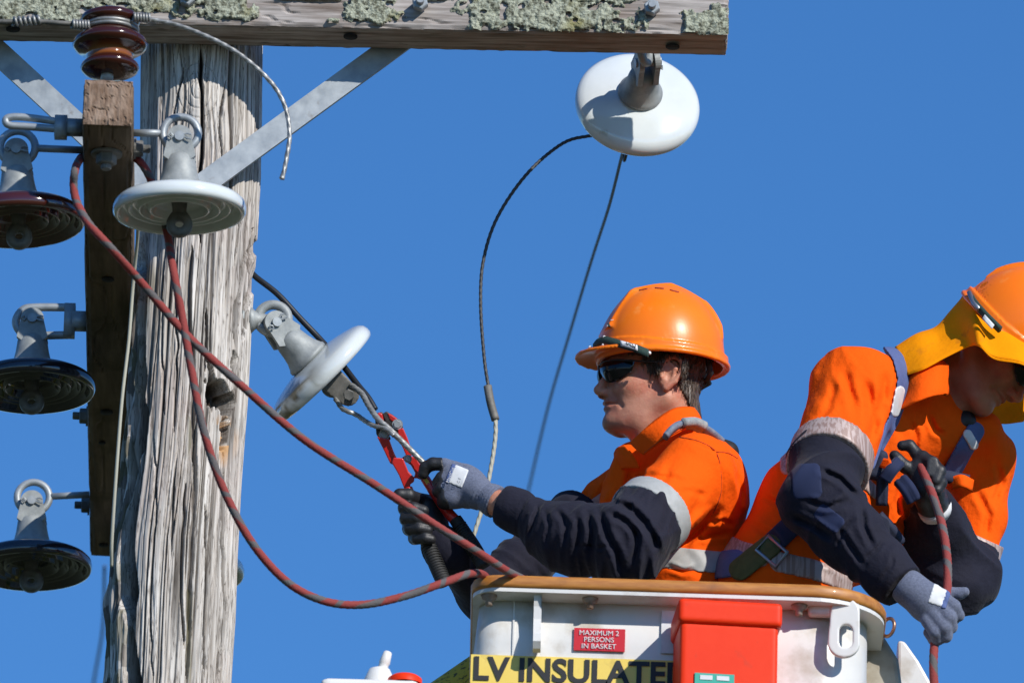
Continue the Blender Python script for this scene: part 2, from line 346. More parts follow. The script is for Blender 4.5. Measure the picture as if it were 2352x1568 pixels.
def polymesh(f, lo, hi, h, blk=8):
    lo = np.asarray(lo, float); hi = np.asarray(hi, float); nb = np.ceil((hi-lo)/(h*blk)).astype(int); n = nb*blk+1
    cx = [lo[a]+(np.arange(nb[a])+.5)*blk*h for a in range(3)]
    C = np.stack(np.meshgrid(*cx, indexing='ij'), -1).reshape(-1, 3).astype(np.float32)
    fc = np.concatenate([f(C[i:i+200000]) for i in range(0, len(C), 200000)])
    rad = blk*h*.5*1.7321*1.45+.012
    F = np.where(fc < 0, -1., 1.).astype(np.float32).reshape(nb); G = np.repeat(np.repeat(np.repeat(F, blk, 0), blk, 1), blk, 2)
    G = np.pad(G, ((0, 1), (0, 1), (0, 1)), mode='edge')
    act = np.argwhere(np.abs(fc.reshape(nb)) < rad)
    o = np.stack(np.meshgrid(*[np.arange(blk+1)]*3, indexing='ij'), -1).reshape(-1, 3)
    for s in range(0, len(act), 400):
        idx = (act[s:s+400, None, :]*blk+o[None]).reshape(-1, 3)
        G[idx[:, 0], idx[:, 1], idx[:, 2]] = f((lo+idx*h).astype(np.float32))
    G[0] = G[-1] = np.abs(G[0])+1e-3; G[:, 0] = np.abs(G[:, 0])+1e-3; G[:, -1] = np.abs(G[:, -1])+1e-3; G[:, :, 0] = np.abs(G[:, :, 0])+1e-3; G[:, :, -1] = np.abs(G[:, :, -1])+1e-3
    sg = G < 0
    cnt = sum(sg[a:G.shape[0]-1+a, b:G.shape[1]-1+b, c:G.shape[2]-1+c].astype(np.int8) for a in (0, 1) for b in (0, 1) for c in (0, 1))
    cell = np.argwhere((cnt > 0) & (cnt < 8)); K = len(cell)
    vid = -np.ones(cnt.shape, np.int64); vid[cell[:, 0], cell[:, 1], cell[:, 2]] = np.arange(K)
    acc = np.zeros((K, 3)); num = np.zeros(K)
    cor = [(a, b, c) for a in (0, 1) for b in (0, 1) for c in (0, 1)]
    for i, A in enumerate(cor):
        for B in cor[i+1:]:
            if sum(abs(A[k]-B[k]) for k in range(3)) != 1: continue
            ga = G[cell[:, 0]+A[0], cell[:, 1]+A[1], cell[:, 2]+A[2]]; gb = G[cell[:, 0]+B[0], cell[:, 1]+B[1], cell[:, 2]+B[2]]
            m = (ga < 0) != (gb < 0); t = np.where(m, ga/np.where(m, ga-gb, 1), 0)
            pos = np.array(A)[None]+t[:, None]*(np.array(B)-np.array(A))[None]
            acc += pos*m[:, None]; num += m
    V = lo+(cell+acc/num[:, None])*h
    Fs = []
    for ax in range(3):
        e1, e2 = [(1, 2), (2, 0), (0, 1)][ax]
        sl0 = [slice(None)]*3; sl1 = [slice(None)]*3; sl0[ax] = slice(0, -1); sl1[ax] = slice(1, None)
        a = sg[tuple(sl0)]; b = sg[tuple(sl1)]; E_ = np.argwhere(a != b); st = a[E_[:, 0], E_[:, 1], E_[:, 2]]
        ok = (E_[:, e1] > 0) & (E_[:, e2] > 0) & (E_[:, e1] < cnt.shape[e1]) & (E_[:, e2] < cnt.shape[e2]); E_ = E_[ok]; st = st[ok]
        def g(d1, d2):
            q = E_.copy(); q[:, e1] += d1; q[:, e2] += d2; return vid[q[:, 0], q[:, 1], q[:, 2]]
        Q = np.stack([g(-1, -1), g(0, -1), g(0, 0), g(-1, 0)], 1); Q[~st] = Q[~st][:, ::-1]; Fs.append(Q)
    Fs = np.vstack(Fs); return V, Fs
def sdf(f, pts, pad, h, attr=None):
    lo = np.min(pts, axis=0)-pad; hi = np.max(pts, axis=0)+pad; V, Fq = polymesh(f, lo, hi, h)
    return mesh(V, Fq, attr(V) if attr else None)
def folds(p, d, fa, fl, seed=0, warp=.02):
    d = nrm(d).astype(np.float32); q = p+(vn(p*9, seed+5)[:, None]-.5)*warp*2*d
    q = q*fl+((q@d)*(fa-fl))[:, None]*d
    n = vn(q, seed); return (1-np.abs(2*n-1))**2
SUNV = SUN
def crease(p, segs, ymax=9.):
    q = p-CAM.astype(np.float32); w_ = q@dv.astype(np.float32); sx = 1176+FP*(q@rv.astype(np.float32))/w_; sy = 784-FP*(q@uv.astype(np.float32))/w_
    out = np.zeros(len(p), np.float32); s2 = np.stack([sx, sy], 1)+(vn(p*40, 88)[:, None]-.5)*6
    for pts, w, dep in segs:
        best = np.full(len(p), 1e9, np.float32); tb = np.zeros(len(p), np.float32); n = len(pts)-1
        for i in range(n):
            a = np.array(pts[i], np.float32); b = np.array(pts[i+1], np.float32); ab = b-a; t = np.clip(((s2-a)@ab)/(ab@ab), 0, 1); d = np.linalg.norm(s2-a-t[:, None]*ab, axis=1); m = d < best; best = np.where(m, d, best); tb = np.where(m, (i+t)/n, tb)
        fade = np.clip(tb*5, .15, 1)*np.clip((1-tb)*5, .15, 1)
        out += dep*.001*fade*(np.exp(-(best/w)**2)-.45*np.exp(-((best-2.1*w)/w)**2))
    return out*(p[:, 1] < ymax)
def hit(f, px, py, w0=19.0, w1=20.8, lift=0.):
    k = ray(px, py); tt = np.linspace(w0, w1, 1400); W = (CAM+k[None]*tt[:, None]).astype(np.float32); d = f(W); i = int(np.argmax(d < lift)) if (d < lift).any() else int(np.argmin(d)); return W[i].astype(float)
# ================================================================== GROUND
mb = MB(); mb.add([(-4000, -4000, 0), (4000, -4000, 0), (4000, 4000, 0), (-4000, 4000, 0)], [[0, 1, 2, 3]])
tag(wobj('ground', mb.mesh(), 'ground', None, False), kind='structure')
# ================================================================== POLE
def make_pole():
    tb = [(103, 323, 604), (400, 320, 600), (540, 317, 591), (730, 303, 579), (900, 292, 571), (1100, 276, 556), (1280, 252, 546), (1420, 243, 541), (1568, 239, 531)]
    zs, cs, rs = [], [], []
    for y, l, r in tb:
        a = P(l, y, 0); b = P(r, y, 0); zs.append((a[2]+b[2])/2); cs.append((a[0]+b[0])/2); rs.append((b[0]-a[0])/2)
    zs, cs, rs = map(np.array, (zs[::-1], cs[::-1], rs[::-1]))
    Z = np.concatenate([np.arange(-.3, 8.0, .15), np.arange(8.0, 9.75, .0018)]); 
    th = np.concatenate([np.linspace(-math.pi/2-1.75, -math.pi/2+1.75, 330, endpoint=False), np.linspace(-math.pi/2+1.75, 1.5*math.pi-1.75, 60, endpoint=False)])
    sl = (cs[1]-cs[0])/(zs[1]-zs[0])
    cx = np.where(Z < zs[0], cs[0]+(Z-zs[0])*.02, np.interp(Z, zs, cs)); rr = np.where(Z < zs[0], rs[0]+(zs[0]-Z)*.006, np.interp(Z, zs, rs))
    ZZ, TT = np.meshgrid(Z, th, indexing='ij'); CX = cx[:, None]; RR = rr[:, None]
    p = np.stack([np.cos(TT)*.13, np.sin(TT)*.13, ZZ], -1)
    warp = (vn(p*np.array([3, 3, 2.2]), 3)-.5)*.022+(vn(p*np.array([10, 10, 6]), 8)-.5)*.008+(vn(p*np.array([30, 30, 18]), 18)-.5)*.005
    # approximate image column / row of each vertex, used only to place the cracks seen on the pole
    X = CX+RR*np.cos(TT); Y = RR*np.sin(TT)
    q = np.stack([X, Y, ZZ], -1)-CAM; wv = q@dv; px = 1176+FP*(q@rv)/wv; py = 784-FP*(q@uv)/wv
    front = np.sin(TT) < .25
    knot = np.exp(-(((px-455)/52)**2+((py-215)/75)**2))
    aw = TT+warp+knot*np.sin((px-455)/45)*.22
    zj = ZZ+1.3*vn(np.stack([np.cos(aw)*5, np.sin(aw)*5, ZZ*0+.5], -1), 71)+.25*vn(np.stack([np.cos(aw)*14, np.sin(aw)*14, ZZ*0+.5], -1), 72); pw = np.stack([np.cos(aw)*.13, np.sin(aw)*.13, zj], -1)
    n1 = vn(pw*np.array([95, 95, 1.6]), 1); n2 = vn(pw*np.array([210, 210, 4]), 2); n3 = vn(pw*np.array([45, 45, 1.0]), 4); n4 = vn(pw*np.array([26, 26, 2.]), 6)
    g = lambda n, w_: np.clip(1-np.abs(2*n-1)/w_, 0, 1)
    c1 = g(n3, .13)*np.clip(fbm(pw*np.array([9, 9, 2.0]), 3, 11)*6-2.2, 0, 1); c2 = g(n1, .22); 
    d = -.010*c1**.7-.0035*c2-.0018*n2-.003*(n4-.5)
    n5 = vn(pw*np.array([160, 160, 2.4]), 13); c3 = g(n5, .16); d -= .0028*c3; crack = np.maximum(.9*c1**.8, np.maximum(1.0*c2*(vn(p*np.array([16, 16, 5]), 9)), .8*c3*vn(p*np.array([25, 25, 7]), 10)))
    rot = np.zeros_like(d); moss = np.zeros_like(d)
    jit = (vn(p*np.array([40, 40, 30]), 21)-.5)*16+(vn(p*np.array([10, 10, 9]), 22)-.5)*22
    def line(pts, w_, dep, dark=1., sharp=2.):
        nonlocal d, crack
        ys = [a[1] for a in pts]; xs = [a[0] for a in pts]
        cxp = np.interp(py, ys, xs); ww = w_*np.clip(np.minimum((py-ys[0])/40, (ys[-1]-py)/40), 0, 1)
        m = np.clip(1-(np.abs(px+jit*.35-cxp)/(ww+1e-3))**sharp, 0, 1)*(ww > .5)*front
        d -= dep*m; crack = np.maximum(crack, dark*m)
    line([(458, 105), (462, 200), (464, 300), (455, 420), (460, 560)], 6, .028)
    line([(420, 150), (398, 260), (412, 420), (405, 520)], 3.5, .012, .8)
    line([(520, 180), (505, 300), (520, 420)], 3.5, .012, .8)
    line([(545, 330), (532, 420), (552, 520), (540, 620)], 3, .010, .8)
    line([(588, 520), (560, 620), (548, 700), (542, 800)], 6, .018)
    line([(475, 820), (492, 880), (486, 950)], 7, .02)
    line([(438, 560), (436, 760), (446, 900), (448, 1100), (440, 1300), (430, 1568)], 7, .014, .75)
    line([(402, 560), (405, 800), (398, 1000)], 3.5, .010, .7)
    line([(520, 1080), (510, 1250), (515, 1400), (500, 1568)], 5, .014, .85)
    line([(372, 600), (370, 800), (378, 960)], 3, .008, .6)
    line([(352, 1000), (356, 1200), (345, 1400), (350, 1568)], 3, .008, .6)
    line([(545, 800), (540, 850), (548, 865)], 9, .03)
    line([(592, 540), (580, 600), (578, 660), (566, 720), (560, 790)], 8, .022)
    line([(478, 700), (474, 800), (470, 860)], 4, .014)
    line([(425, 1100), (418, 1300), (424, 1500)], 3.5, .010, .8)
    line([(470, 1150), (476, 1300), (468, 1450), (474, 1568)], 4, .012, .8)
    # long split down the left flank with a splinter outside it
    ys = [520, 600, 700, 820, 900, 1000, 1100, 1200, 1300, 1360, 1440, 1568]; xe = [330, 332, 338, 330, 332, 330, 320, 314, 308, 316, 306, 326]; wi = [2, 18, 22, 18, 30, 34, 34, 36, 36, 48, 14, 42]
    e = np.interp(py, ys, xe)+jit*.5; wd = np.interp(py, ys, wi)
    m = np.clip((e-px)/5, 0, 1)*np.clip((px-(e-wd))/9+.2, 0, 1)*(py > 520)*front
    d -= .045*m*np.clip((py-520)/80, 0, 1); crack = np.maximum(crack, .93*m)
    sp = np.clip((e-wd+4-px)/8, 0, 1)*(py > 640)*front
    d += sp*((vn(p*np.array([60, 60, 16]), 31)-.5)*.02); crack = np.maximum(crack, sp*(vn(p*np.array([80, 80, 20]), 33) > .56)*.8); moss = np.maximum(moss, sp*(vn(p*np.array([50, 50, 30]), 34) > .5)*.45)
    # rotted hole
    hd_ = np.zeros_like(d); hc_ = np.zeros_like(d)
    for (hx, hy, ax_, ay, dep) in ((500, 905, 26, 34, .045), (528, 930, 20, 34, .04), (483, 880, 9, 46, .03), (520, 990, 9, 60, .035), (541, 832, 8, 26, .03)):
        j2 = (vn(p*np.array([150, 150, 45]), 48)-.5)*14; rr2 = ((px+jit*.6+j2-hx)/ax_)**2+((py+jit*1.2+j2*2-hy)/ay)**2; mm = np.clip(1.25-rr2, 0, 1)*front
        hd_ = np.maximum(hd_, dep*1.3*np.minimum(mm*3, 1)); hc_ = np.maximum(hc_, np.minimum(mm*4, 1)*(1.0 if hy < 980 else .75)*(vn(p*np.array([90, 90, 14]), 41)*.7+.6).clip(0, 1))
    d -= hd_+.004*hc_*vn(p*np.array([120, 120, 20]), 46); crack = np.maximum(crack, hc_)
    rm = np.clip(1.2-((px-518)/30)**2-((py-1008)/62)**2, 0, 1)*front*(vn(p*np.array([90, 90, 12]), 42) > .42); rot = np.maximum(rot, rm*.85); crack *= (1-.6*rm)
    moss = np.maximum(moss, .5*np.clip(1-((px-338)/22)**2-((py-640)/60)**2, 0, 1)); moss = np.maximum(moss, .6*np.clip(1-np.abs(px-438)/9, 0, 1)*(py > 780)*(vn(p*np.array([30, 30, 8]), 44) > .45))
    # knot rings
    kr = np.sqrt(((px-455)/34)**2+((py-208)/46)**2); ring = np.clip(1-np.abs(np.sin(kr*7))*3, 0, 1)*(kr < 1.5)*front
    d -= .0025*ring-.006*np.exp(-kr**2); crack = np.maximum(crack, ring*.35)
    R_ = RR+d
    V = np.stack([CX+R_*np.cos(TT), R_*np.sin(TT), ZZ], -1).reshape(-1, 3); nz, nt_ = ZZ.shape
    i = np.arange(nz-1)[:, None]; j = np.arange(nt_)[None]; j2 = (j+1) % nt_
    F = np.stack([i*nt_+j, i*nt_+j2, (i+1)*nt_+j2, (i+1)*nt_+j], -1).reshape(-1, 4).tolist()
    F.append([(nz-1)*nt_+k for k in range(nt_)])
    crack = np.clip(crack, 0, 1)
    me = mesh(V, F, {'crack': crack.ravel(), 'rot': rot.ravel(), 'moss': np.clip(moss, 0, 1).ravel()})
    o = wobj('utility_pole', me, 'pole', None)
    tag(o, 'tall weathered grey timber pole with long cracks and a rotted hole', 'utility pole')
make_pole()
# ================================================================== CROSSARMS
def beam(p0, ax, L, res, amp=.003, st=(1, 10, 10), chew=.006):
    """box from p0 along unit rows ax with lengths L; surfaces displaced by a stretched noise, edges chewed"""
    V = []; F = []; n = 0
    ns = [max(2, int(L[a]/res[a])) for a in range(3)]
    for a in range(3):
        b, c = (a+1) % 3, (a+2) % 3
        for side in (0, 1):
            g1, g2 = np.meshgrid(np.linspace(0, 1, ns[b]+1), np.linspace(0, 1, ns[c]+1), indexing='ij')
            q = np.zeros(g1.shape+(3,)); q[..., a] = side; q[..., b] = g1; q[..., c] = g2; q = (q*np.array(L)).reshape(-1, 3); V.append(q)
            i, j = np.meshgrid(np.arange(ns[b]), np.arange(ns[c]), indexing='ij'); w_ = ns[c]+1
            f = np.stack([i*w_+j, (i+1)*w_+j, (i+1)*w_+j+1, i*w_+j+1], -1).reshape(-1, 4)+n
            if side == 0: f = f[:, ::-1]
            F.append(f); n += len(q)
    q = np.vstack(V); F = np.vstack(F); L = np.array(L); dlt = np.zeros_like(q)
    s = q*np.array(st)
    e = np.minimum(q, L-q); srt = np.sort(e, axis=1); near = np.clip(1-srt[:, 1]/.012, 0, 1)   # close to an edge
    cen = L/2
    for a in range(3):
        sgn = np.where(q[:, a] > cen[a], 1., -1.); m = e[:, a] < 1e-6
        dlt[:, a] -= sgn*m*(amp*fbm(s*7, 3, a)+chew*near*np.clip(vn(q*55, 20+a)*1.6-.5, 0, 1)+.0035*near)
        g = np.clip(1-np.abs(2*vn(s*4.2, 30+a)-1)/.08, 0, 1); dlt[:, a] -= sgn*m*g*.004
    q = q+dlt; W = np.asarray(p0)+q@np.asarray(ax)
    me = mesh(W, F)
    bm = bmesh.new(); bm.from_mesh(me); bmesh.ops.remove_doubles(bm, verts=bm.verts, dist=2e-4); bmesh.ops.recalc_face_normals(bm, faces=bm.faces); bm.to_mesh(me); bm.free()
    return me
YF, YB = -.232, -.118
a = P(0, 50, YF); b = P(1675, 83, YF); dx = nrm(b-a); dx[1] = 0; dx = nrm(dx); zx = nrm(np.array([-dx[2], 0, dx[0]]))
end = b.copy(); L1 = 2.2; org = end-dx*L1
CA = root('crossarm', org, 'thick grey weathered horizontal timber crossarm with green lichen along its face', 'crossarm')
wobj('beam', beam(org, np.array([dx, [0, 1, 0], zx]), (L1, YB-YF, .13), (.004, .006, .004), .004, (1, 12, 12)), 'armwood', CA, False)
def lichen(cx, cy, ex, ey, seed, hgt=.010):
    # heightfield lumps on the front face of the crossarm
    c = P(cx, cy, YF); u_ = (c-org)@dx; v_ = (c-org)@zx; hx, hy = ex*S, ey*S
    us = np.arange(u_-hx*1.6, u_+hx*1.6, .0018); vs = np.arange(max(0.001, v_-hy*1.6), min(.126, v_+hy*1.6), .0018)
    UU, VV = np.meshgrid(us, vs, indexing='ij'); q = np.stack([UU, VV, np.zeros_like(UU)], -1)
    e = np.sqrt(((UU-u_)/hx)**4+((VV-v_)/hy)**4)
    m = 1.0-e+(fbm(q*42, 5, seed)-.5)*2.3+.08
    m = m-1.6*np.clip(vn(q*75, seed+9)-.70, 0, 1)*4*(m < .9)
    m = np.where(UU < L1-.001, m, -1)
    cell_ = np.abs(2*vn(q*160, seed+2)-1); lump = fbm(q*80, 3, seed+3)
    H = np.clip(m*3, 0, 1)*(.002+hgt*(.25*cell_+.75*lump)*np.clip(m*2+.3, 0, 1)) - .001
    ok = m > 0; W = (org+UU[..., None]*dx+VV[..., None]*zx+np.array([0, -1., 0])*H[..., None])
    n1, n2 = UU.shape; f = ok[:-1, :-1] & ok[1:, :-1] & ok[1:, 1:] & ok[:-1, 1:]
    i, j = np.nonzero(f); F = np.stack([i*n2+j, (i+1)*n2+j, (i+1)*n2+j+1, i*n2+j+1], 1)
    used = np.unique(F); mp = -np.ones(n1*n2, int); mp[used] = np.arange(len(used))
    wobj('lichen', mesh(W.reshape(-1, 3)[used], mp[F]), 'lichen', CA)
for k, (a_, b_, c_, d_) in enumerate([(95, 10, 130, 52), (330, -5, 118, 42), (515, 12, 66, 36), (858, 18, 62, 36), (1255, 30, 195, 46), (1630, 48, 58, 38), (765, 48, 20, 7), (1380, -12, 110, 20), (700, -8, 90, 10), (1000, -10, 60, 14)]): lichen(a_, b_, c_, d_, 50+k*7)
for (x_, y_) in ((430, 4), (965, 14), (1497, 24)):
    o = P(x_, y_, YF-.001); m1 = MB(); lathe(m1, [(0, 0), (.021, 0), (.0225, .003), (.021, .006), (0, .006)], 28, o, frame((0, -1, 0)))
    wsh = wobj('washer', m1.mesh(), 'galv', CA)
    m2 = MB(); hexbolt(m2, o+np.array([0, -.002, 0]), (0, -1, 0), .0165, .018, 0, .012); wobj('bolt', m2.mesh(), 'galv', wsh, False)
for (x_, y_) in ((30, 66), (805, 83), (1545, 106)):
    k = PZ(x_, y_, org[2]-.0016+(PZ(x_, y_, org[2])[0]-org[0])*dx[2]); m1 = MB(); lathe(m1, [(0, 0), (.014, 0), (.014, .003), (0, .003)], 20, k, frame((0, 0, -1))); wobj('bolt_hole_disc', m1.mesh(), 'hole', CA)  # no bore: a black disc paints the shade of each hole
# flat steel braces
def brace(p, q, wd):
    p, q = np.array(p), np.array(q); d_ = nrm(q-p); n_ = np.array([0, 1., 0]); s_ = nrm(np.cross(d_, n_)); n_ = nrm(np.cross(s_, d_)); m1 = MB(); 
    box(m1, (p+q)/2, [d_, s_, n_], [np.linalg.norm(q-p)/2, wd/2, .004]); return m1.mesh()
wobj('brace', brace(P(940, 80, -.116), P(385, 484, -.138), .048), 'galv', CA, False)
wobj('brace', brace(P(-60, 70, -.116), P(420, 512, -.128), .048), 'galv', CA, False)
m2 = MB(); hexbolt(m2, P(405, 496, -.14), (0, -1, 0), .017, .02, .026, .012); wobj('brace_bolt', m2.mesh(), 'galv', CA, False)
# second arm, running along Y to the left of the pole
zb = P(246, 290, -1.0)[2]
NL = P(187, 290, -1.0); NR = P(305, 290, -1.0); FL = PZ(205, 1280, zb)
ya = nrm(np.array([FL[0]-NL[0], FL[1]-NL[1], 0])); xa = np.array([ya[1], -ya[0], 0]); W2 = NR[0]-NL[0]; L2 = np.linalg.norm(FL-NL); H2 = .098
o2 = np.array([NL[0], -1.0, zb])
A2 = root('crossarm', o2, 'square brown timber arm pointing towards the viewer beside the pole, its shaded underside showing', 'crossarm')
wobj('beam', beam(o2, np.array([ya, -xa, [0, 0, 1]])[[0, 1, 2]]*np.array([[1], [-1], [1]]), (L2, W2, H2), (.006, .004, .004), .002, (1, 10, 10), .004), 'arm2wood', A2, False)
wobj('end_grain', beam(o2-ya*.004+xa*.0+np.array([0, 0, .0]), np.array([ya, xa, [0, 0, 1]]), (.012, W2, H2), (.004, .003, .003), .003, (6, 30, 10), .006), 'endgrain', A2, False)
def on_arm(y): return o2+ya*(y-o2[1])/ya[1]
for (x_, y_, r_) in ((248, 640, .012), (245, 945, .013), (235, 1015, .007), (238, 1250, .01)):
    k = PZ(x_, y_, zb-.0005); m1 = MB(); lathe(m1, [(0, 0), (r_, 0), (r_, .003), (0, .003)], 18, k, frame((0, 0, -1))); wobj('bolt_hole_disc', m1.mesh(), 'hole', A2)  # black discs on the underside in place of shaded bores
m1 = MB(); hexbolt(m1, PZ(245, 352, zb), (0, 0, -1), .02, .022, .03, .01); wobj('bolt', m1.mesh(), 'rustpin', A2, False)
for (px_, py_, s_) in ((190, 955, -1), (203, 1160, -1), (305, 340, 1)):
    yb = PZ(px_, py_, zb+.05)[1]; o = on_arm(yb)+np.array([0, 0, .05])+(xa*W2 if s_ > 0 else 0); m1 = MB(); hexbolt(m1, o, xa*s_, .016, .016, .021, .014); wobj('bolt', m1.mesh(), 'rustpin', A2, False)
# ================================================================== INSULATORS
def lathe_me(prof, seg=64, a=None, attr=None):
    m1 = MB(); lathe(m1, prof, seg, a=a); return m1.mesh(attr)
CAPP = [(0, -.036), (.022, -.036), (.0275, -.042), (.031, -.055), (.0335, -.075), (.037, -.092), (.0425, -.106), (.0455, -.110), (.0455, -.117), (.040, -.1195), (.034, -.1195)]
DISC = [(.034, -.1185), (.044, -.1195), (.056, -.1215), (.075, -.1255), (.095, -.131), (.112, -.1365), (.121, -.142), (.1275, -.150), (.1298, -.160), (.1295, -.169), (.126, -.176), (.121, -.1765), (.117, -.171), (.114, -.158), (.109, -.153), (.104, -.154), (.1015, -.164), (.099, -.1655), (.0965, -.164), (.094, -.154), (.088, -.151), (.0835, -.152), (.081, -.166), (.0785, -.1675), (.076, -.166), (.0735, -.152), (.067, -.149), (.062, -.150), (.0595, -.167), (.057, -.1685), (.0545, -.167), (.052, -.152), (.046, -.147), (.03, -.146), (0, -.146)]
def insulator_meshes():
    d = {}
    d['disc'] = lathe_me(DISC, 96); d['cap'] = lathe_me(CAPP, 48)
    m1 = MB()
    for s_ in (-1, 1):      # clevis ears
        poly = [(.0235*math.cos(t), .0235*math.sin(t)) for t in np.linspace(-.15, math.pi+.15, 16)]+[(-.031, -.045), (-.02, -.055), (.02, -.055), (.031, -.045)]
        prism(m1, poly, (0, s_*.0165, 0), np.array([[1, 0, 0], [0, 0, 1], [0, -1, 0]]), .0055)
    d['clevis'] = m1.mesh()
    m1 = MB(); lathe(m1, [(0, -.028), (.0095, -.028), (.0095, .026), (0, .026)], 16, (0, 0, 0), np.array([[0, 0, 1], [1, 0, 0], [0, 1, 0]]))
    tube(m1, [(-.012, -.0255, 0), (-.016, -.0265, .005), (-.022, -.0265, 0), (-.016, -.0265, -.005), (-.012, -.0255, 0)], .0018, 6)
    tube(m1, [(.008, -.0265, .002), (.016, -.028, .004), (.022, -.029, .001)], .0018, 6); tube(m1, [(.008, -.0265, -.002), (.016, -.028, -.006), (.022, -.029, -.008)], .0018, 6)
    d['pin'] = m1.mesh()
    m1 = MB(); lathe(m1, [(.016, -.146), (.014, -.16), (.013, -.172)], 20)
    ang = np.linspace(math.pi*.88, 2*math.pi+.12*math.pi, 18); out = [(.025*math.cos(t), -.192+.025*math.sin(t)) for t in ang]+[(.016, -.168), (-.016, -.168)]
    inn = [(.008*math.cos(t), -.192+.008*math.sin(t)) for t in np.linspace(math.pi*.5, 2.5*math.pi, 20, endpoint=False)]
    n_ = 40
    oc = []
    tt = np.linspace(0, 2*math.pi, n_, endpoint=False)
    for t in tt:
        x_ = .025*math.cos(t); z_ = -.192+.025*math.sin(t)
        if z_ > -.188: z_ = -.188+(z_+.188)*1.25; x_ *= (1-.25*(z_+.188)/.03)
        oc.append((x_, z_))
    V = []; 
    for y_ in (-.0085, .0085):
        V += [(a_, y_, b_) for a_, b_ in oc]; V += [(.0085*math.cos(t), y_, -.192+.0085*math.sin(t)) for t in tt]
    F = []
    for k in range(n_):
        k2 = (k+1) % n_; F += [[k, k2, n_+k2, n_+k], [2*n_+k2, 2*n_+k, 3*n_+k, 3*n_+k2], [k2, k, 2*n_+k, 2*n_+k2], [n_+k, n_+k2, 3*n_+k2, 3*n_+k]]
    m1.add(V, F); d['tongue'] = m1.mesh()
    for k in ('disc', 'cap'):
        for v in d[k].vertices: v.co.z = v.co.z*.86+(.0 if k == 'disc' else .0); 
    for v in d['disc'].vertices: v.co.x *= .985; v.co.y *= .985
    for v in d['tongue'].vertices: v.co.z += .021
    for v in d['clevis'].vertices:
        if v.co.z < -.02: v.co.z = v.co.z*.86
    return d
IM = insulator_meshes()
for k, mn in (('cap', 'castiron'), ('clevis', 'castiron'), ('pin', 'galv'), ('tongue', 'rustpin')): IM[k].materials.append(M[mn])
for k in ('disc', 'cap', 'tongue'): IM[k].polygons.foreach_set('use_smooth', [True]*len(IM[k].polygons))
def insulator(pin, axis, hint, dm, label, group='cap and pin disc insulators', tongue=True):
    """pin: clevis pin point; axis: direction from cap to disc; hint: clevis pin direction"""
    z = -nrm(axis); h = nrm(np.asarray(hint, float)-z*(z@np.asarray(hint, float))); y = -h; x = np.cross(y, z)
    mt = Matrix(((x[0], y[0], z[0], pin[0]), (x[1], y[1], z[1], pin[1]), (x[2], y[2], z[2], pin[2]), (0, 0, 0, 1)))
    r = root('disc_insulator', None, label, 'insulator', group, mt)
    for nm in ('cap', 'clevis', 'pin', 'tongue', 'disc'):
        if nm == 'tongue' and not tongue: continue
        me = IM[nm].copy()
        if nm == 'disc':
            me.materials.append(M[dm])
            if dm == 'dirtyglaze':
                co = np.array([v.co[:] for v in me.vertices]); th_ = np.arctan2(co[:, 1], co[:, 0]); 
                fac = np.clip((fbm(co*35, 3, 77)-.50)*7, 0, 1)*(np.hypot(co[:, 0], co[:, 1]) > .07)*np.clip(np.cos(th_-DIRT)*2.2-1.1, 0, 1)
                at = me.attributes.new('dirt', 'FLOAT', 'POINT'); at.data.foreach_set('value', fac.astype(np.float32))
        o = bpy.data.objects.new(nm, me); COL.objects.link(o); o.parent = r
    return r
DIRT = math.pi
DOWN = (0, 0, -1)
toC = np.array([0, -1., .0])
Yb1 = PZ(187, 345, zb+.05)[1]; Ya1 = PZ(305, 310, zb+.05)[1]; Yc = PZ(187, 738, zb+.05)[1]; Yd = PZ(203, 1135, zb+.05)[1]
def fwd(px_, py_, Y_): return P(px_, py_, Y_)
def ringpath(c, ex, ez, r_, a0, a1, n_=22): return [np.asarray(c)+ex*r_*math.cos(t)+ez*r_*math.sin(t) for t in np.linspace(a0, a1, n_)]
EX = np.array([1., 0, 0]); EZ = np.array([0, 0, 1.])
def eyebolt(ringc, rr_, start, tr, label, ang=None, tilt=None):
    m1 = MB(); ringc = np.asarray(ringc); start = np.asarray(start); d_ = nrm(ringc-start)
    tube(m1, ringpath(ringc, EX, EZ, rr_, 0, 2*math.pi, 29)[:-1], tr, 10, closed=True)
    tube(m1, [start, ringc-d_*(rr_)], tr*.95, 10); me = m1.mesh(); o = wobj('eye_bolt', me, 'galv', None)
    return tag(o, label, 'eye bolt')
# 1R white, in front of pole
p = P(413, 322, Ya1); insulator(p, (.03, .05, -1), toC, 'whiteglaze', 'white porcelain disc insulator with galvanised cap hanging in front of the cracked pole')
eyebolt(P(414, 320, Ya1)+EZ*.012, .034, on_arm(Ya1)+xa*W2+EZ*.055, .0078, 'grey eye bolt reaching right from the brown arm to the hanging white insulator')
# 1L brown
p = P(38, 352, Yb1); insulator(p, (.07, .03, -1), toC, 'brownglaze', 'reddish brown glazed disc insulator hanging left, nearest the end of the brown arm')
eyebolt(P(40, 350, Yb1)+EZ*.010, .034, on_arm(Yb1)+EZ*.05, .0078, 'grey eye bolt holding the reddish brown insulator at the upper left')
# 2L dark, on a square shackle
p = P(75, 740, Yc); insulator(p, (.03, .0, -1), toC, 'blackglaze', 'near black disc insulator hanging from a square shackle, middle one down the left side')
m1 = MB(); yy = Yc; pts = [P(163, 706, yy), P(80, 706, yy), P(52, 712, yy), P(37, 735, yy), P(43, 757, yy), P(66, 770, yy), P(163, 769, yy)]
tube(m1, catmull(pts, 5), .0085, 10); box(m1, P(160, 737, yy), I3, (.011, .013, .034)); box(m1, (P(170, 737, yy)+on_arm(yy)+EZ*.05)/2, I3, (.016, .014, .017))
tag(wobj('square_shackle', m1.mesh(), 'galv', None), 'galvanised square shackle bolted to the left side of the brown arm', 'shackle')
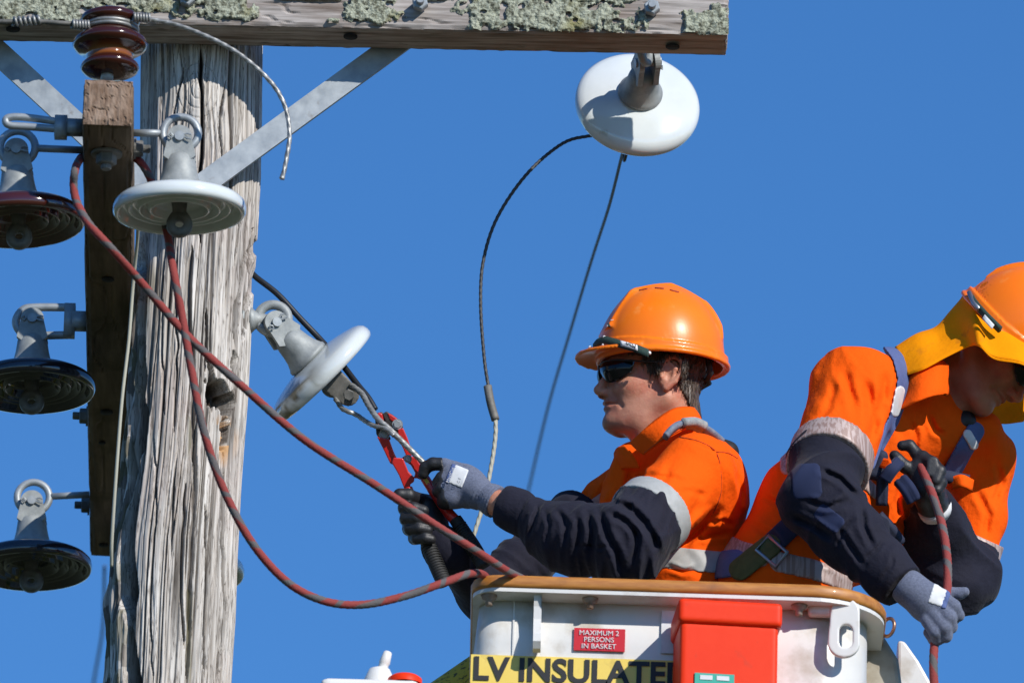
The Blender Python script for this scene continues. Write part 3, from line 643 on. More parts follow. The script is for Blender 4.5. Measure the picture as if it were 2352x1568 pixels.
# 3L dark
p = P(74, 1157, Yd); insulator(p, (.03, .0, -1), toC, 'blackglaze', 'near black disc insulator hanging from a round eye bolt, lowest on the left side')
eyebolt(P(76, 1152, Yd)+EZ*.010, .034, on_arm(Yd)+EZ*.05, .0078, 'grey eye bolt holding the lowest near black insulator on the left')
# 3R white, mostly hidden behind the pole
p = P(423, 1170, Yd); insulator(p, (.03, .0, -1), toC, 'whiteglaze', 'white disc insulator mostly hidden behind the pole, only its right rim showing')
eyebolt(P(423, 1166, Yd)+EZ*.010, .034, on_arm(Yd)+xa*W2+EZ*.05, .0078, 'grey eye bolt hidden behind the pole with a white insulator')
# empty U shackle on the left
m1 = MB(); yy = Ya1; pts = [P(150, 282, yy), P(60, 270, yy), P(22, 270, yy), P(13, 278, yy), P(22, 288, yy), P(60, 291, yy), P(150, 298, yy)]
tube(m1, catmull(pts, 5), .0075, 10); box(m1, P(140, 293, yy), nrm3 if False else I3, (.012, .013, .021)); box(m1, P(170, 293, yy), I3, (.017, .012, .014))
tag(wobj('long_shackle', m1.mesh(), 'galv', None), 'empty long grey U shackle sticking out left near the arm end', 'shackle')
# 4 middle, pulled right and down by the worker
ax4 = .70*rv-.71*uv+.09*dv
yy = -.01; pin4 = P(628, 744, yy); z_ = -nrm(ax4); h_ = nrm(toC+.1*EX-z_*(z_@(toC+.1*EX))); y_4 = -h_; x_4 = np.cross(y_4, z_); gd = P(665, 915, yy)-pin4; DIRT = math.atan2(gd@y_4, gd@x_4)
insulator(pin4, ax4, toC+.1*EX, 'dirtyglaze', 'white disc insulator with black grime, pulled out sideways right of the pole')
m1 = MB(); tube(m1, ringpath(P(627, 732, yy), EX, EZ, .030, 0, 2*math.pi, 29)[:-1], .0098, 12, closed=True)
lathe(m1, [(0, -.006), (.024, -.006), (.026, .0), (.02, .006), (.014, .014), (.012, .03), (0, .03)], 24, P(578, 735, yy), frame(nrm(P(627, 735, yy)-P(578, 735, yy))))
lathe(m1, [(0, -.02), (.026, -.02), (.026, -.014), (0, -.014)], 24, P(578, 735, yy), frame(EX))
tag(wobj('eye_nut', m1.mesh(), 'castiron', None), 'grey cast eye nut on the right side of the pole', 'eye nut')
# dead-end clamp and wires of insulator 4
cl = root('strain_clamp', P(750, 862, yy), 'dirty grey dead end clamp below the sideways white insulator', 'clamp')
a4 = nrm(ax4); s4 = nrm(np.cross(a4, dv)); n4 = np.cross(a4, s4)
f = U([inter(U([cap(P(745, 857, yy), P(800, 908, yy), 31*S, 27*S)], 0), slab(P(750, 862, yy), n4, .014))], 0)
wobj('clamp_body', sdf(f, [P(745, 857, yy), P(800, 908, yy)], .05, .003), 'rustpin', cl)
m1 = MB(); hexbolt(m1, P(800, 905, yy)-n4*.014*np.sign(n4[1])*1.0, -n4*np.sign(n4[1]), .012, .008); wobj('clamp_bolt', m1.mesh(), 'rustpin', cl, False)
def wire(name, pts, r_, m_, label, cat, n_=10, seg=10, strands=0, pitch=.03, group=None):
    pp = catmull(pts, n_)
    if strands:    # twisted strands show as helical lobes
        L_ = np.concatenate([[0], np.cumsum([np.linalg.norm(pp[i+1]-pp[i]) for i in range(len(pp)-1)])]); N_ = int(L_[-1]/.0025)
        s_ = np.linspace(0, L_[-1], N_); A_ = np.array(pp); pp = [np.array([np.interp(q, L_, A_[:, k]) for k in range(3)]) for q in s_]
        m1 = MB(); tube(m1, pp, r_, 18, fn=lambda i, th: .82+.30*abs(math.sin((th+s_[i]/pitch*2*math.pi)*strands/2)))
    else: m1 = MB(); tube(m1, pp, r_, seg)
    o = wobj(name, m1.mesh(), m_, None); return tag(o, label, cat, group)
wire('black_cable', [P(560, 600, .09), P(583, 632, .06), P(637, 675, .05), P(691, 733, .05), P(738, 782, .05), P(785, 836, .03), P(822, 884, .01), P(845, 912, 0), P(862, 940, -.005)], .0062, 'blackcable', 'thick black sheathed cable coming from behind the pole to the cutters', 'cable')
wire('stranded_wire', [P(806, 884, -.012), P(818, 893, -.02), P(832, 905, -.03), P(846, 930, -.05), P(868, 962, -.074), P(893, 984, -.080), P(925, 1015, -.082), P(955, 1045, -.082), P(978, 1068, -.078)], .0056, 'greywire', 'upper twisted strand running from clamp to the gloved hand', 'wire', strands=5, pitch=.07)
wire('stranded_wire', [P(770, 915, -.0), P(785, 937, -.01), P(800, 945, -.02), P(818, 952, -.02), P(838, 966, -.04), P(858, 977, -.070), P(885, 984, -.082), P(905, 1000, -.088)], .0046, 'greywire', 'lower slack twisted strand hanging from the clamp to the cutter jaws', 'wire', strands=3, pitch=.05)
# 5 right insulator under crossarm
ax5 = .12*EX*-1+nrm(np.array([0, 1, -.30])); ax5 = nrm(ax5-.0*EZ)
pin5 = P(1487, 143, .02)
insulator(pin5, ax5, nrm(np.array([.9, -.1, .25])), 'whiteglaze', 'large white disc insulator slung below the right end of the lichened crossarm')
m1 = MB(); tube(m1, ringpath(P(1482, 114, -.015), nrm(np.array([.35, .9, .1])), EZ, .028, 0, 2*math.pi, 25)[:-1], .009, 10, closed=True); tube(m1, [P(1486, 90, -.05), P(1482, 85, -.125)], .009, 10)
tag(wobj('eye_bolt', m1.mesh(), 'castiron', None), 'dark eye bolt under the crossarm end holding the large white insulator', 'eye bolt')
q5 = pin5+ax5*.20
wire('line_wire', [q5, q5+ax5*.12, P(1432, 345, .42), P(1400, 470, 1.1), P(1358, 600, 2.0), P(1310, 760, 3.2), P(1260, 930, 4.6), P(1215, 1120, 6.2), P(1180, 1270, 7.8), P(1150, 1420, 9.4), P(1120, 1600, 11.5)], .0034, 'darkwire', 'dark conductor running down and away behind the workers, blurring with distance', 'wire')
wa = [q5+ax5*.03, P(1390, 312, .30), P(1350, 313, .28), P(1290, 331, .25), P(1210, 400, .2), P(1142, 500, .2), P(1110, 600, .2), P(1104, 700, .2), P(1112, 820, .2), P(1122, 890, .2)]
wire('tail_wire', wa, .0033, 'darkwire', 'thin dark wire curving left from the large white insulator down to a crimp', 'wire', strands=3, pitch=.04)
wire('crimp_sleeve', [P(1120, 886, .2), P(1127, 925, .2), P(1138, 964, .2)], .0085, 'rustpin', 'dark rough crimp sleeve joining the hanging wire', 'crimp', 6)
wire('tail_wire', [P(1138, 962, .2), P(1138, 1000, .2), P(1130, 1060, .2), P(1112, 1150, .2), P(1088, 1230, .2), P(1070, 1300, .2)], .0042, 'palewire', 'pale short wire hanging below the crimp behind the gloved hand', 'wire', strands=3, pitch=.05)
wire('line_wire', [P(240, 1300, 6), P(236, 1440, 7), P(215, 1568, 8), P(200, 1700, 9)], .004, 'darkwire', 'faint distant wire at the lower left beside the pole foot', 'wire')
wire('earth_wire', [PZ(311, 470, zb+.03)+EX*.004, PZ(316, 545, zb+.0), P(306, 650, -.36), P(296, 780, -.34), P(280, 920, -.33), P(266, 1100, -.31), P(257, 1240, -.28), P(256, 1300, -.25)], .0035, 'palewire', 'thin pale straight wire running down between the brown arm and the pole', 'wire')
# spool insulator on the arm end
sp = P(252, 165, -.93); k = S
prof = [(0, -8), (22, -8), (50, -5), (62, 2), (65, 9), (62, 16), (55, 22), (50, 30), (50, 38), (54, 44), (70, 50), (80, 57), (83, 64), (80, 72), (68, 82), (56, 90), (52, 98), (53, 106), (58, 110), (65, 115), (67, 122), (63, 130), (50, 137), (25, 140), (0, 140)]
am = [0]*7+[1, 1, .6]+[0]*15
SPR = root('spool_insulator', sp, 'glossy dark brown spool insulator standing on the near end of the brown arm', 'insulator')
m1 = MB(); lathe(m1, [(a_*k, b_*k) for a_, b_ in prof], 64, sp, frame((-.03, 0, 1)), a=am); wobj('spool_body', m1.mesh('amber'), 'spoolglaze', SPR)
m1 = MB(); tube(m1, [P(245, 190, -.93), P(247, 160, -.93)], .012, 14); wobj('spool_pin', m1.mesh(), 'galv', SPR)
gz = sp+EZ*98*k
m1 = MB()
for j_ in (0, 1): tube(m1, ringpath(gz+EZ*(.007*j_-.002), EX, np.array([0, 1., 0]), .0495, 0, 2*math.pi, 40)[:-1], .0042, 8, closed=True)
tag(wobj('tie_wire', m1.mesh(), 'greywire', None), 'grey binding wire wrapped round the waist of the brown spool', 'wire')
def coil(p, q, r_, tr, turns):
    p, q = np.array(p), np.array(q); A_ = frame(q-p); n_ = turns*14; L_ = np.linalg.norm(q-p)
    return [p+A_[2]*L_*i/n_+A_[0]*r_*math.cos(2*math.pi*i/14)+A_[1]*r_*math.sin(2*math.pi*i/14) for i in range(n_+1)]
ys_ = -.97
wire('line_wire', [P(308, 42, ys_), P(340, 44, ys_), P(420, 62, ys_), P(530, 112, ys_), P(612, 178, ys_), P(652, 238, ys_), P(665, 305, ys_), P(658, 365, ys_), P(648, 412, ys_)], .0042, 'greywire', 'grey bare wire arching right from the spool and hanging cut in front of the brace', 'wire', strands=3, pitch=.06)
wire('wire_strand', [P(663, 330, ys_), P(658, 370, ys_), P(643, 410, ys_)], .0018, 'greywire', 'single frayed strand at the cut end of the arching wire', 'wire')
wire('line_wire', [P(200, 56, ys_+.02), P(150, 54, ys_), P(90, 50, ys_), P(0, 50, ys_), P(-60, 50, ys_)], .0048, 'rustpin', 'dark wire leaving the spool towards the left edge', 'wire')
for (a_, b_, lb) in (((28, 50), (92, 46), 'tight wire binding near the left edge on the dark wire'), ((165, 56), (205, 58), 'wire binding just left of the brown spool'), ((305, 40), (345, 42), 'wire binding just right of the brown spool')):
    m1 = MB(); tube(m1, coil(P(*a_, ys_), P(*b_, ys_), .0075, 0, 6), .0028, 7); tag(wobj('tie_wire', m1.mesh(), 'greywire', None), lb, 'wire')
# ================================================================== ROPES
def rope(pts, label, r_=.0078):
    pp = catmull(pts, 14); L_ = np.concatenate([[0], np.cumsum([np.linalg.norm(pp[i+1]-pp[i]) for i in range(len(pp)-1)])]); N_ = int(L_[-1]/.004)
    s_ = np.linspace(0, L_[-1], N_); A_ = np.array(pp); pp = [np.array([np.interp(q, L_, A_[:, k_]) for k_ in range(3)]) for q in s_]
    m1 = MB(); tube(m1, pp, r_, 14, a=lambda i, th: .5+.5*math.sin(th+s_[i]/.066*2*math.pi+1.6*math.sin(s_[i]*23)+1.1*math.sin(s_[i]*61+1)), fn=lambda i, th: 1+.05*math.sin(8*(th+s_[i]*60)))
    o = wobj('rope', m1.mesh('fleck'), 'ropered', None); return tag(o, label, 'rope', None)
yr = Ya1-.07
rope([P(186, 362, Yb1+.02), P(174, 385, yr), P(169, 425, yr), P(177, 465, yr), P(205, 515, yr-.03), P(255, 570, yr-.02), P(330, 655, -.85), P(430, 770, -.80), P(560, 890, -.76), P(700, 1010, -.71), P(860, 1112, -.66), P(1000, 1205, -.62), P(1090, 1262, -.60), P(1160, 1308, -.53), P(1230, 1350, -.40), P(1260, 1420, -.35)], 'red and grey rope slanting from the brown arm across the pole to the basket rim')
rope([P(300, 357, Yb1+.02), P(322, 372, Yb1), P(345, 410, Yb1+.02), P(370, 480, Yb1+.05), P(386, 545, Yb1), P(398, 620, -.82), P(418, 725, -.81), P(440, 850, -.80), P(467, 985, -.78), P(510, 1115, -.75), P(575, 1240, -.72), P(655, 1332, -.69), P(740, 1378, -.67), P(830, 1388, -.65), P(930, 1368, -.63), P(1020, 1337, -.61), P(1085, 1316, -.56), P(1120, 1330, -.45), P(1140, 1400, -.38)], 'red and grey rope hanging in a deep loop from arm to basket rim')
# ================================================================== BASKET
YBF = -.50
rimL = P(1083, 1335, YBF); rimR = P(1990, 1356, YBF)
Zr = (P(1300, 1322, YBF)[2]); DEP = .78
BX0, BX1 = rimL[0], P(2042, 1400, YBF)[0]
BK = root('work_basket', ((BX0+BX1)/2, YBF+DEP/2, Zr-1.05), 'white fibreglass elevated work basket with tan padded rim and yellow label', 'work basket')
tilt = (P(1880, 1338, YBF)[2]-P(1150, 1315, YBF)[2])/(P(1880, 1338, YBF)[0]-P(1150, 1315, YBF)[0])
def plan(x0, x1, y0, y1, rs, n=12):    # rounded rectangle, rs = radii (front-left, front-right, back-right, back-left)
    out = []
    for (cx, cy, r_, a0) in ((x0+rs[0], y0+rs[0], rs[0], math.pi), (x1-rs[1], y0+rs[1], rs[1], 1.5*math.pi), (x1-rs[2], y1-rs[2], rs[2], 0), (x0+rs[3], y1-rs[3], rs[3], .5*math.pi)):
        for k in range(n+1):
            t = a0+math.pi/2*k/n; out.append((cx+r_*math.cos(t), cy+r_*math.sin(t)))
    return out
def zt(x): return Zr+tilt*(x-P(1300, 1322, YBF)[0])
def loftplan(mb, rings, closed=False):    # rings: list of (plan, z function)
    n = len(rings[0][0]); V = []
    for pl, zf in rings: V += [(x, y, zf(x)) for x, y in pl]
    F = [[i*n+k, i*n+(k+1) % n, (i+1)*n+(k+1) % n, (i+1)*n+k] for i in range(len(rings)-1) for k in range(n)]
    if closed: F += [[(len(rings)-1)*n+k, (len(rings)-1)*n+(k+1) % n, (k+1) % n, k] for k in range(n)]
    return mb.add(V, F)
RS = (.055, .15, .15, .055)
def ins(d, dz): return (plan(BX0+d, BX1-d, YBF+d, YBF+DEP-d, [max(.01, r_-d) for r_ in RS]), lambda x, dz=dz: zt(x)+dz)
m1 = MB(); loftplan(m1, [ins(.002, -.026), ins(-.001, -.020), ins(-.001, -.008), ins(.003, -.001), ins(.010, .0015), ins(.034, .0015), ins(.040, -.004), ins(.040, -.026)], True)
wobj('rim_pad', m1.mesh(), 'rimpad', BK)
m1 = MB(); loftplan(m1, [ins(.003, -.0265), ins(.003, -.034), ins(.078, -.0345), ins(.078, -.0265)], True); wobj('rim_flange', m1.mesh(), 'bucket', BK, False)
# tub: front wall flares slightly towards the bottom
def tub(d, dz, e=0.): return (plan(BX0+.012+d-e, BX1-.035-d, YBF+.058+d-e*.0, YBF+DEP-.05-d, [max(.01, r_-d*.5) for r_ in (.05, .11, .11, .05)]), lambda x, dz=dz: zt(x)+dz)
m1 = MB(); loftplan(m1, [tub(0, -.034, -.004), tub(0, -.12, .004), tub(0, -.23, .012), tub(0, -1.04, .03), tub(.03, -1.05, .03), tub(.035, -1.02, .03), tub(.012, -.23, .012), tub(.008, -.034, -.004)], True)
bt, zf = tub(.03, -1.02, .03); m1.add([(x, y, zf(x)) for x, y in bt], [list(range(len(bt)))])
wobj('tub', m1.mesh(), 'bucket', BK)
FY = YBF+.058
for px_, py_ in ((1124, 1352), (1356, 1358), (1640, 1364), (1836, 1370)):
    c = P(px_, py_, YBF+.03); m1 = MB(); lathe(m1, [(0, .0), (.016, 0), (.014, -.006), (.007, -.01), (.007, -.02), (0, -.021)], 16, (c[0], YBF+.03, zt(c[0])-.0345), I3); wobj('flange_bolt', m1.mesh(), 'stain', BK)
# front rib bracket
m1 = MB(); A_ = np.array([[0, -1, 0], [0, 0, 1], [1, 0, 0]])
c = P(1236, 1350, FY); zt_ = zt(c[0])-.034-c[2]
poly = [(0, zt_), (.052, zt_), (.046, -.02), (.036, -.05), (.034, -.075), (.044, -.095), (.056, -.112), (.058, -.128), (.048, -.140), (.032, -.143), (.014, -.134), (.0, -.115)]
prism(m1, poly, c, A_, .0075)
bm = m1.mesh(); wobj('rib_bracket', bm, 'bucket', BK, False)
m1 = MB()
for px_ in (1180, 1236): 
    c = P(px_, 1430, FY-.001); box(m1, c+np.array([0, 0, -.0]), I3, (.0018, .0022, .07))
wobj('seam', m1.mesh(), 'bucket', BK, False)
# lug with oval hole on the right
c = P(1943, 1462, YBF+.03); f = U([inter(U([cap(c+np.array([-.002, 0, .05]), c+np.array([-.004, 0, -.012]), .028, .031)], 0), slab(c, (0, 1, 0), .006)), rbox(P(1915, 1392, YBF+.045), (.05, .012, .022), I3, .008)], .006)
f = sub(f, cap(c+np.array([0, -.0, .012]), c+np.array([0, 0, -.012]), .0135), .002)
wobj('lifting_lug', sdf(f, [c], .09, .0025), 'bucket', BK)
# hook ring and clip by the right rim corner
m1 = MB(); q = P(2040, 1440, YBF+.22); tube(m1, ringpath(q, nrm(np.array([.5, -.6, 0])), EZ, .018, 0, 2*math.pi, 25)[:-1], .0036, 8, closed=True); wobj('hook_ring', m1.mesh(), 'copper', BK)
# labels
def plate(px0, py0, px1, py1, Y, mt, name, parent, th=.0015, dz=None):
    a_ = P(px0, py0, Y); b_ = P(px1, py1, Y); m1 = MB(); cx_ = (a_+b_)/2; r_ = nrm(np.array([1, 0, tilt])); u_ = np.array([-r_[2], 0, r_[0]])
    box(m1, cx_, [r_, u_, [0, -1, 0]], (abs((b_-a_)@r_)/2, abs((a_-b_)@u_)/2, th)); return wobj(name, m1.mesh(), mt, parent, False)
RX = nrm(np.array([1, 0, tilt]))
yl = FY-.004
lab = plate(1082, 1502, 1560, 1612, yl, 'yellow', 'yellow_label', BK)
t = P(1084, 1558, yl-.0035); wobj('lettering', text_mesh('LV INSULATED', .0655, t, RX, EZ, .0004, sx=.975, off=.0018), 'black', lab, False)
sg_ = plate(1319, 1441, 1435, 1496, yl, 'signred', 'capacity_sign', BK)
t = P(1376, 1458, yl-.0035); wobj('lettering', text_mesh('MAXIMUM 2\nPERSONS\nIN BASKET', .0142, t, RX, EZ, .0003, 'CENTER'), 'tagwhite', sg_, False)
st_ = plate(1520, 1402, 1546, 1500, yl, 'tagwhite', 'side_sticker', BK)
# red storage box hung on the front
ya_ = math.radians(5); bx_ = np.array([math.cos(ya_), math.sin(ya_)*1.0, .0]); by_ = np.array([-math.sin(ya_), math.cos(ya_), 0]); BA = np.array([bx_, by_, EZ])
YX = FY-.075
pl_, pr_ = P(1547, 1440, YX-.06), P(1783, 1440, YX-.06)
bw = (pr_[0]-pl_[0])/2; bc = np.array([(pl_[0]+pr_[0])/2, YX, 0])
zlt = P(1660, 1381, YX-.06)[2]; zlb = P(1660, 1436, YX-.06)[2]
BXR = root('storage_box', (bc[0], YX, zlb-.4), 'bright orange-red plastic storage box with lid hung on the basket front', 'box')
f = rbox((bc[0]+.004, YX, (zlt+zlb)/2), (bw+.002, .072, (zlt-zlb)/2), BA, .009); wobj('lid', sdf(f, [(bc[0], YX, zlt)], .17, .003), 'boxred', BXR)
f = rbox((bc[0]+.003, YX+.002, zlb-.19), (bw-.004, .066, .195), BA, .009); wobj('box_body', sdf(f, [(bc[0], YX, zlb), (bc[0], YX, zlb-.38)], .16, .0035), 'boxred', BXR)
nb_ = -by_; q = P(1641, 1560, YX-.0685)
m1 = MB(); q = np.array([q[0], 0, q[2]]); q = np.array([q[0], (YX+.002-.066)+math.tan(ya_)*(q[0]-bc[0])-.003, q[2]]); box(m1, q-EZ*.02, BA, (.038, .0012, .032)); stk = wobj('sticker', m1.mesh(), 'teal', BXR, False)
m1 = MB(); 
for k_ in (-1, 1): box(m1, q+bx_*.016*k_-by_*.0018+EZ*.003, BA, (.012, .0008, .0045))
wobj('sticker_print', m1.mesh(), 'tagwhite', stk, False)
# boom mount fairing behind the right corner of the basket
m1 = MB(); A_ = np.array([EX, EZ, [0, -1, 0]])
ref = P(2066, 1462, .05); pts_ = [(2062, 1468), (2078, 1470), (2110, 1515), (2142, 1572), (2200, 1690), (2062, 1690)]
poly = [((P(a_, b_, .05)-ref)@EX, (P(a_, b_, .05)-ref)@EZ) for a_, b_ in pts_]
prism(m1, poly[::-1], ref+np.array([0, .12, 0]), A_, .12)
o = wobj('boom_mount', m1.mesh(), 'bucket', BK, False); bv = o.modifiers.new('bevel', 'BEVEL'); bv.width = .006; bv.segments = 2
m1 = MB(); ref = P(1990, 1450, -.22); pts_ = [(1968, 1432), (2020, 1440), (2044, 1478), (2064, 1510), (2082, 1640), (1968, 1640)]
poly = [((P(a_, b_, -.22)-ref)@EX, (P(a_, b_, -.22)-ref)@EZ) for a_, b_ in pts_]; prism(m1, poly[::-1], ref+np.array([0, .07, 0]), A_, .07)
o = wobj('shaded_side_wall', m1.mesh(), 'shade_beige', BK, False); bv = o.modifiers.new('bevel', 'BEVEL'); bv.width = .012; bv.segments = 3  # added block standing for the basket's right wall, its shade put in the colour
# yellow boom reaching up to the basket
BR = root('lift_boom', P(900, 1750, .7), 'yellow covered lift boom showing as a wedge below the left of the basket', 'boom')
m1 = MB(); tube(m1, [P(760, 1807, .85), P(1010, 1637, .62), P(1250, 1474, .30)], .062, 24); wobj('boom_cover', m1.mesh(), 'boom', BR)
m1 = MB(); 
def mound(v, f): m1.add(v, f)
tube(m1, [P(760, 1780, .85), P(300, 2300, 1.3), (-2.5, 3, 2.2)], .075, 20); wobj('boom_tube', m1.mesh(), 'boom', BR)
# second small fixture at the bottom left: white cabinet top with nozzle cap and red lid
CB = root('control_cabinet', P(850, 1640, 1.2), 'white cabinet top at the bottom edge with a white nozzle cap and flat red lid', 'cabinet')
q = P(850, 1562, 1.2); f = rbox(q-np.array([0, -.1, .25]), (.102, .12, .25), I3, .01); wobj('cabinet_body', sdf(f, [q, q-np.array([0, -.1, .5])], .14, .008), 'white', CB)
m1 = MB(); q = P(871, 1560, 1.25); lathe(m1, [(.034, -.02), (.032, .0), (.022, .022), (.012, .026), (0, .026)], 24, q, frame((0, 0, 1))); q2 = q+EZ*.02
lathe(m1, [(.0105, 0), (.0105, .016), (.012, .018), (.009, .042), (.007, .044), (0, .044)], 20, q2+EX*.005, frame((.28, 0, 1))); wobj('nozzle_cap', m1.mesh(), 'white', CB)
m1 = MB(); q = P(930, 1561, 1.22); lathe(m1, [(.036, -.01), (.036, .002), (.028, .008), (0, .010)], 28, q, frame((0, 0, 1))); wobj('red_lid', m1.mesh(), 'boxred', CB)
# ================================================================== CUTTERS
def zc(px_, py_): return 784+.3125*px_, 906.5+.3125*py_
CY = -.055
def flat(name, pts2, Y_, th, mt, parent, r_=.002, rnd=True):
    # plate traced in the vertical plane facing the camera, rounded
    vs = [P(a_, b_, Y_) for a_, b_ in pts2]; c_ = np.mean(vs, axis=0); A_ = np.array([rv, uv, -dv])
    q_ = np.array([[(v-c_)@rv, (v-c_)@uv] for v in vs]); 
    if np.cross(q_[1]-q_[0], q_[2]-q_[1]) is not None:
        area = sum(q_[i][0]*q_[(i+1) % len(q_)][1]-q_[(i+1) % len(q_)][0]*q_[i][1] for i in range(len(q_)))
        if area < 0: q_ = q_[::-1]
    m1 = MB(); prism(m1, [tuple(a_) for a_ in q_], c_, A_, th); o = wobj(name, m1.mesh(), mt, parent, False)
    bv = o.modifiers.new('bevel', 'BEVEL'); bv.width = r_; bv.segments = 2; bv.limit_method = 'ANGLE'; return o
CU = root('bolt_cutters', P(925, 1056, CY), 'red bolt cutters with black rubber grips held around the twisted wire', 'bolt cutters')
flat('jaw', [(863, 978), (861, 958), (866, 948), (878, 945), (884, 955), (888, 985), (898, 1008), (888, 1016), (872, 1010), (864, 996)], CY+.012, .006, 'jaw', CU)
flat('jaw', [(878, 950), (888, 944), (902, 952), (918, 965), (926, 980), (922, 994), (908, 994), (896, 986), (886, 968)], CY+.002, .006, 'jaw', CU)
flat('side_arm', [(866, 1002), (894, 1008), (904, 1036), (914, 1058), (906, 1068), (896, 1064), (880, 1030)], CY, .008, 'redtool', CU)
flat('side_arm', [(914, 986), (926, 982), (936, 1005), (944, 1030), (946, 1046), (934, 1050), (926, 1030), (914, 1006)], CY, .008, 'redtool', CU)
flat('side_arm', [(866, 952), (870, 946), (878, 950), (884, 975), (878, 985), (868, 978)], CY-.006, .003, 'redtool', CU)
flat('side_arm', [(890, 948), (900, 952), (914, 962), (908, 972), (896, 964)], CY-.006, .003, 'redtool', CU)
for px_, py_, r_ in ((913, 974, .0085), (883, 998, .0085), (917, 1060, .0065), (937, 1053, .0065)):
    m1 = MB(); hexbolt(m1, P(px_, py_, CY-.010), -dv, r_, .005, r_*1.25); wobj('pivot_bolt', m1.mesh(), 'galv', CU, False)
def bar(name, pts, rs, mt, n=8): 
    m1 = MB(); pp = catmull([P(a_, b_, c_) for a_, b_, c_ in pts], n); tube(m1, pp, rs, 14); return wobj(name, m1.mesh(), mt, CU)
flat('handle', [(900, 1062), (904, 1050), (926, 1052), (938, 1082), (952, 1096), (951, 1106), (942, 1112), (944, 1125), (930, 1126), (916, 1090)], CY, .008, 'redtool', CU)
flat('handle', [(922, 1052), (932, 1044), (956, 1050), (968, 1072), (984, 1098), (972, 1104), (958, 1098), (950, 1098), (954, 1086), (944, 1068)], CY+.004, .008, 'redtool', CU)
bar('handle_tube', [(936, 1122, CY), (947, 1150, CY), (960, 1190, CY), (975, 1230, CY)], .0105, 'redtool')
bar('handle_tube', [(976, 1098, CY), (1000, 1135, CY), (1026, 1172, CY), (1053, 1203, CY)], [.0095, .0105, .012], 'redtool')
g1 = bar('grip', [(962, 1195, CY), (980, 1240, CY), (998, 1290, CY), (1022, 1342, CY)], [.0135, .0145, .0145, .0155], 'rubber', 16)
g2 = bar('grip', [(1046, 1192, CY), (1068, 1225, CY), (1090, 1258, CY), (1112, 1300, CY)], [.0135, .0145, .0145, .0155], 'rubber', 16)
def ribs(a, b, n):
    m1 = MB(); a = P(*a); b = P(*b); A_ = frame(b-a)
    for i in range(n):
        c_ = a+(b-a)*i/n; tube(m1, [c_+A_[0]*.0145*math.cos(t)+A_[1]*.0145*math.sin(t) for t in np.linspace(0, 2*math.pi, 18, endpoint=False)], .0016, 6, closed=True)
    return m1.mesh()
wobj('grip_rib', ribs((1055, 1208, CY), (1106, 1288, CY), 16), 'rubber', CU); wobj('grip_rib', ribs((985, 1254, CY), (1019, 1335, CY), 14), 'rubber', CU)
flat('sticker', [(966, 1092), (974, 1088), (994, 1118), (988, 1124)], CY-.0095, .001, 'yellow', CU, .0003)
# ================================================================== PEOPLE
def pc(x1, y1, Y1, r1, x2, y2, Y2, r2): return cap(P(x1, y1, Y1), P(x2, y2, Y2), r1*S, r2*S)
VA = np.array([rv, uv, -dv])      # right, up, towards the photographer
def vaxes(ang): c, s = math.cos(ang), math.sin(ang); return np.array([rv*c+uv*s, -rv*s+uv*c, -dv])
class Frame:
    def __init__(s, o, F, roll):
        s.o = np.asarray(o, float); s.F = nrm(F); up = nrm(EZ-s.F*(EZ@s.F)); side = np.cross(up, s.F)
        if side[1] > 0: side = -side
        s.U = math.cos(roll)*up+math.sin(roll)*side; s.S = math.cos(roll)*side-math.sin(roll)*up; s.A = np.array([s.F, s.U, s.S])
    def __call__(s, f, u, sd): return s.o+s.F*f+s.U*u+s.S*sd
    def loc(s, p): return (np.asarray(p)-s.o)@s.A.T
def lf(fr, g):   # evaluate a local-frame field on world points
    o = fr.o.astype(np.float32); A = fr.A.T.astype(np.float32)
    return lambda p: g((p-o)@A)
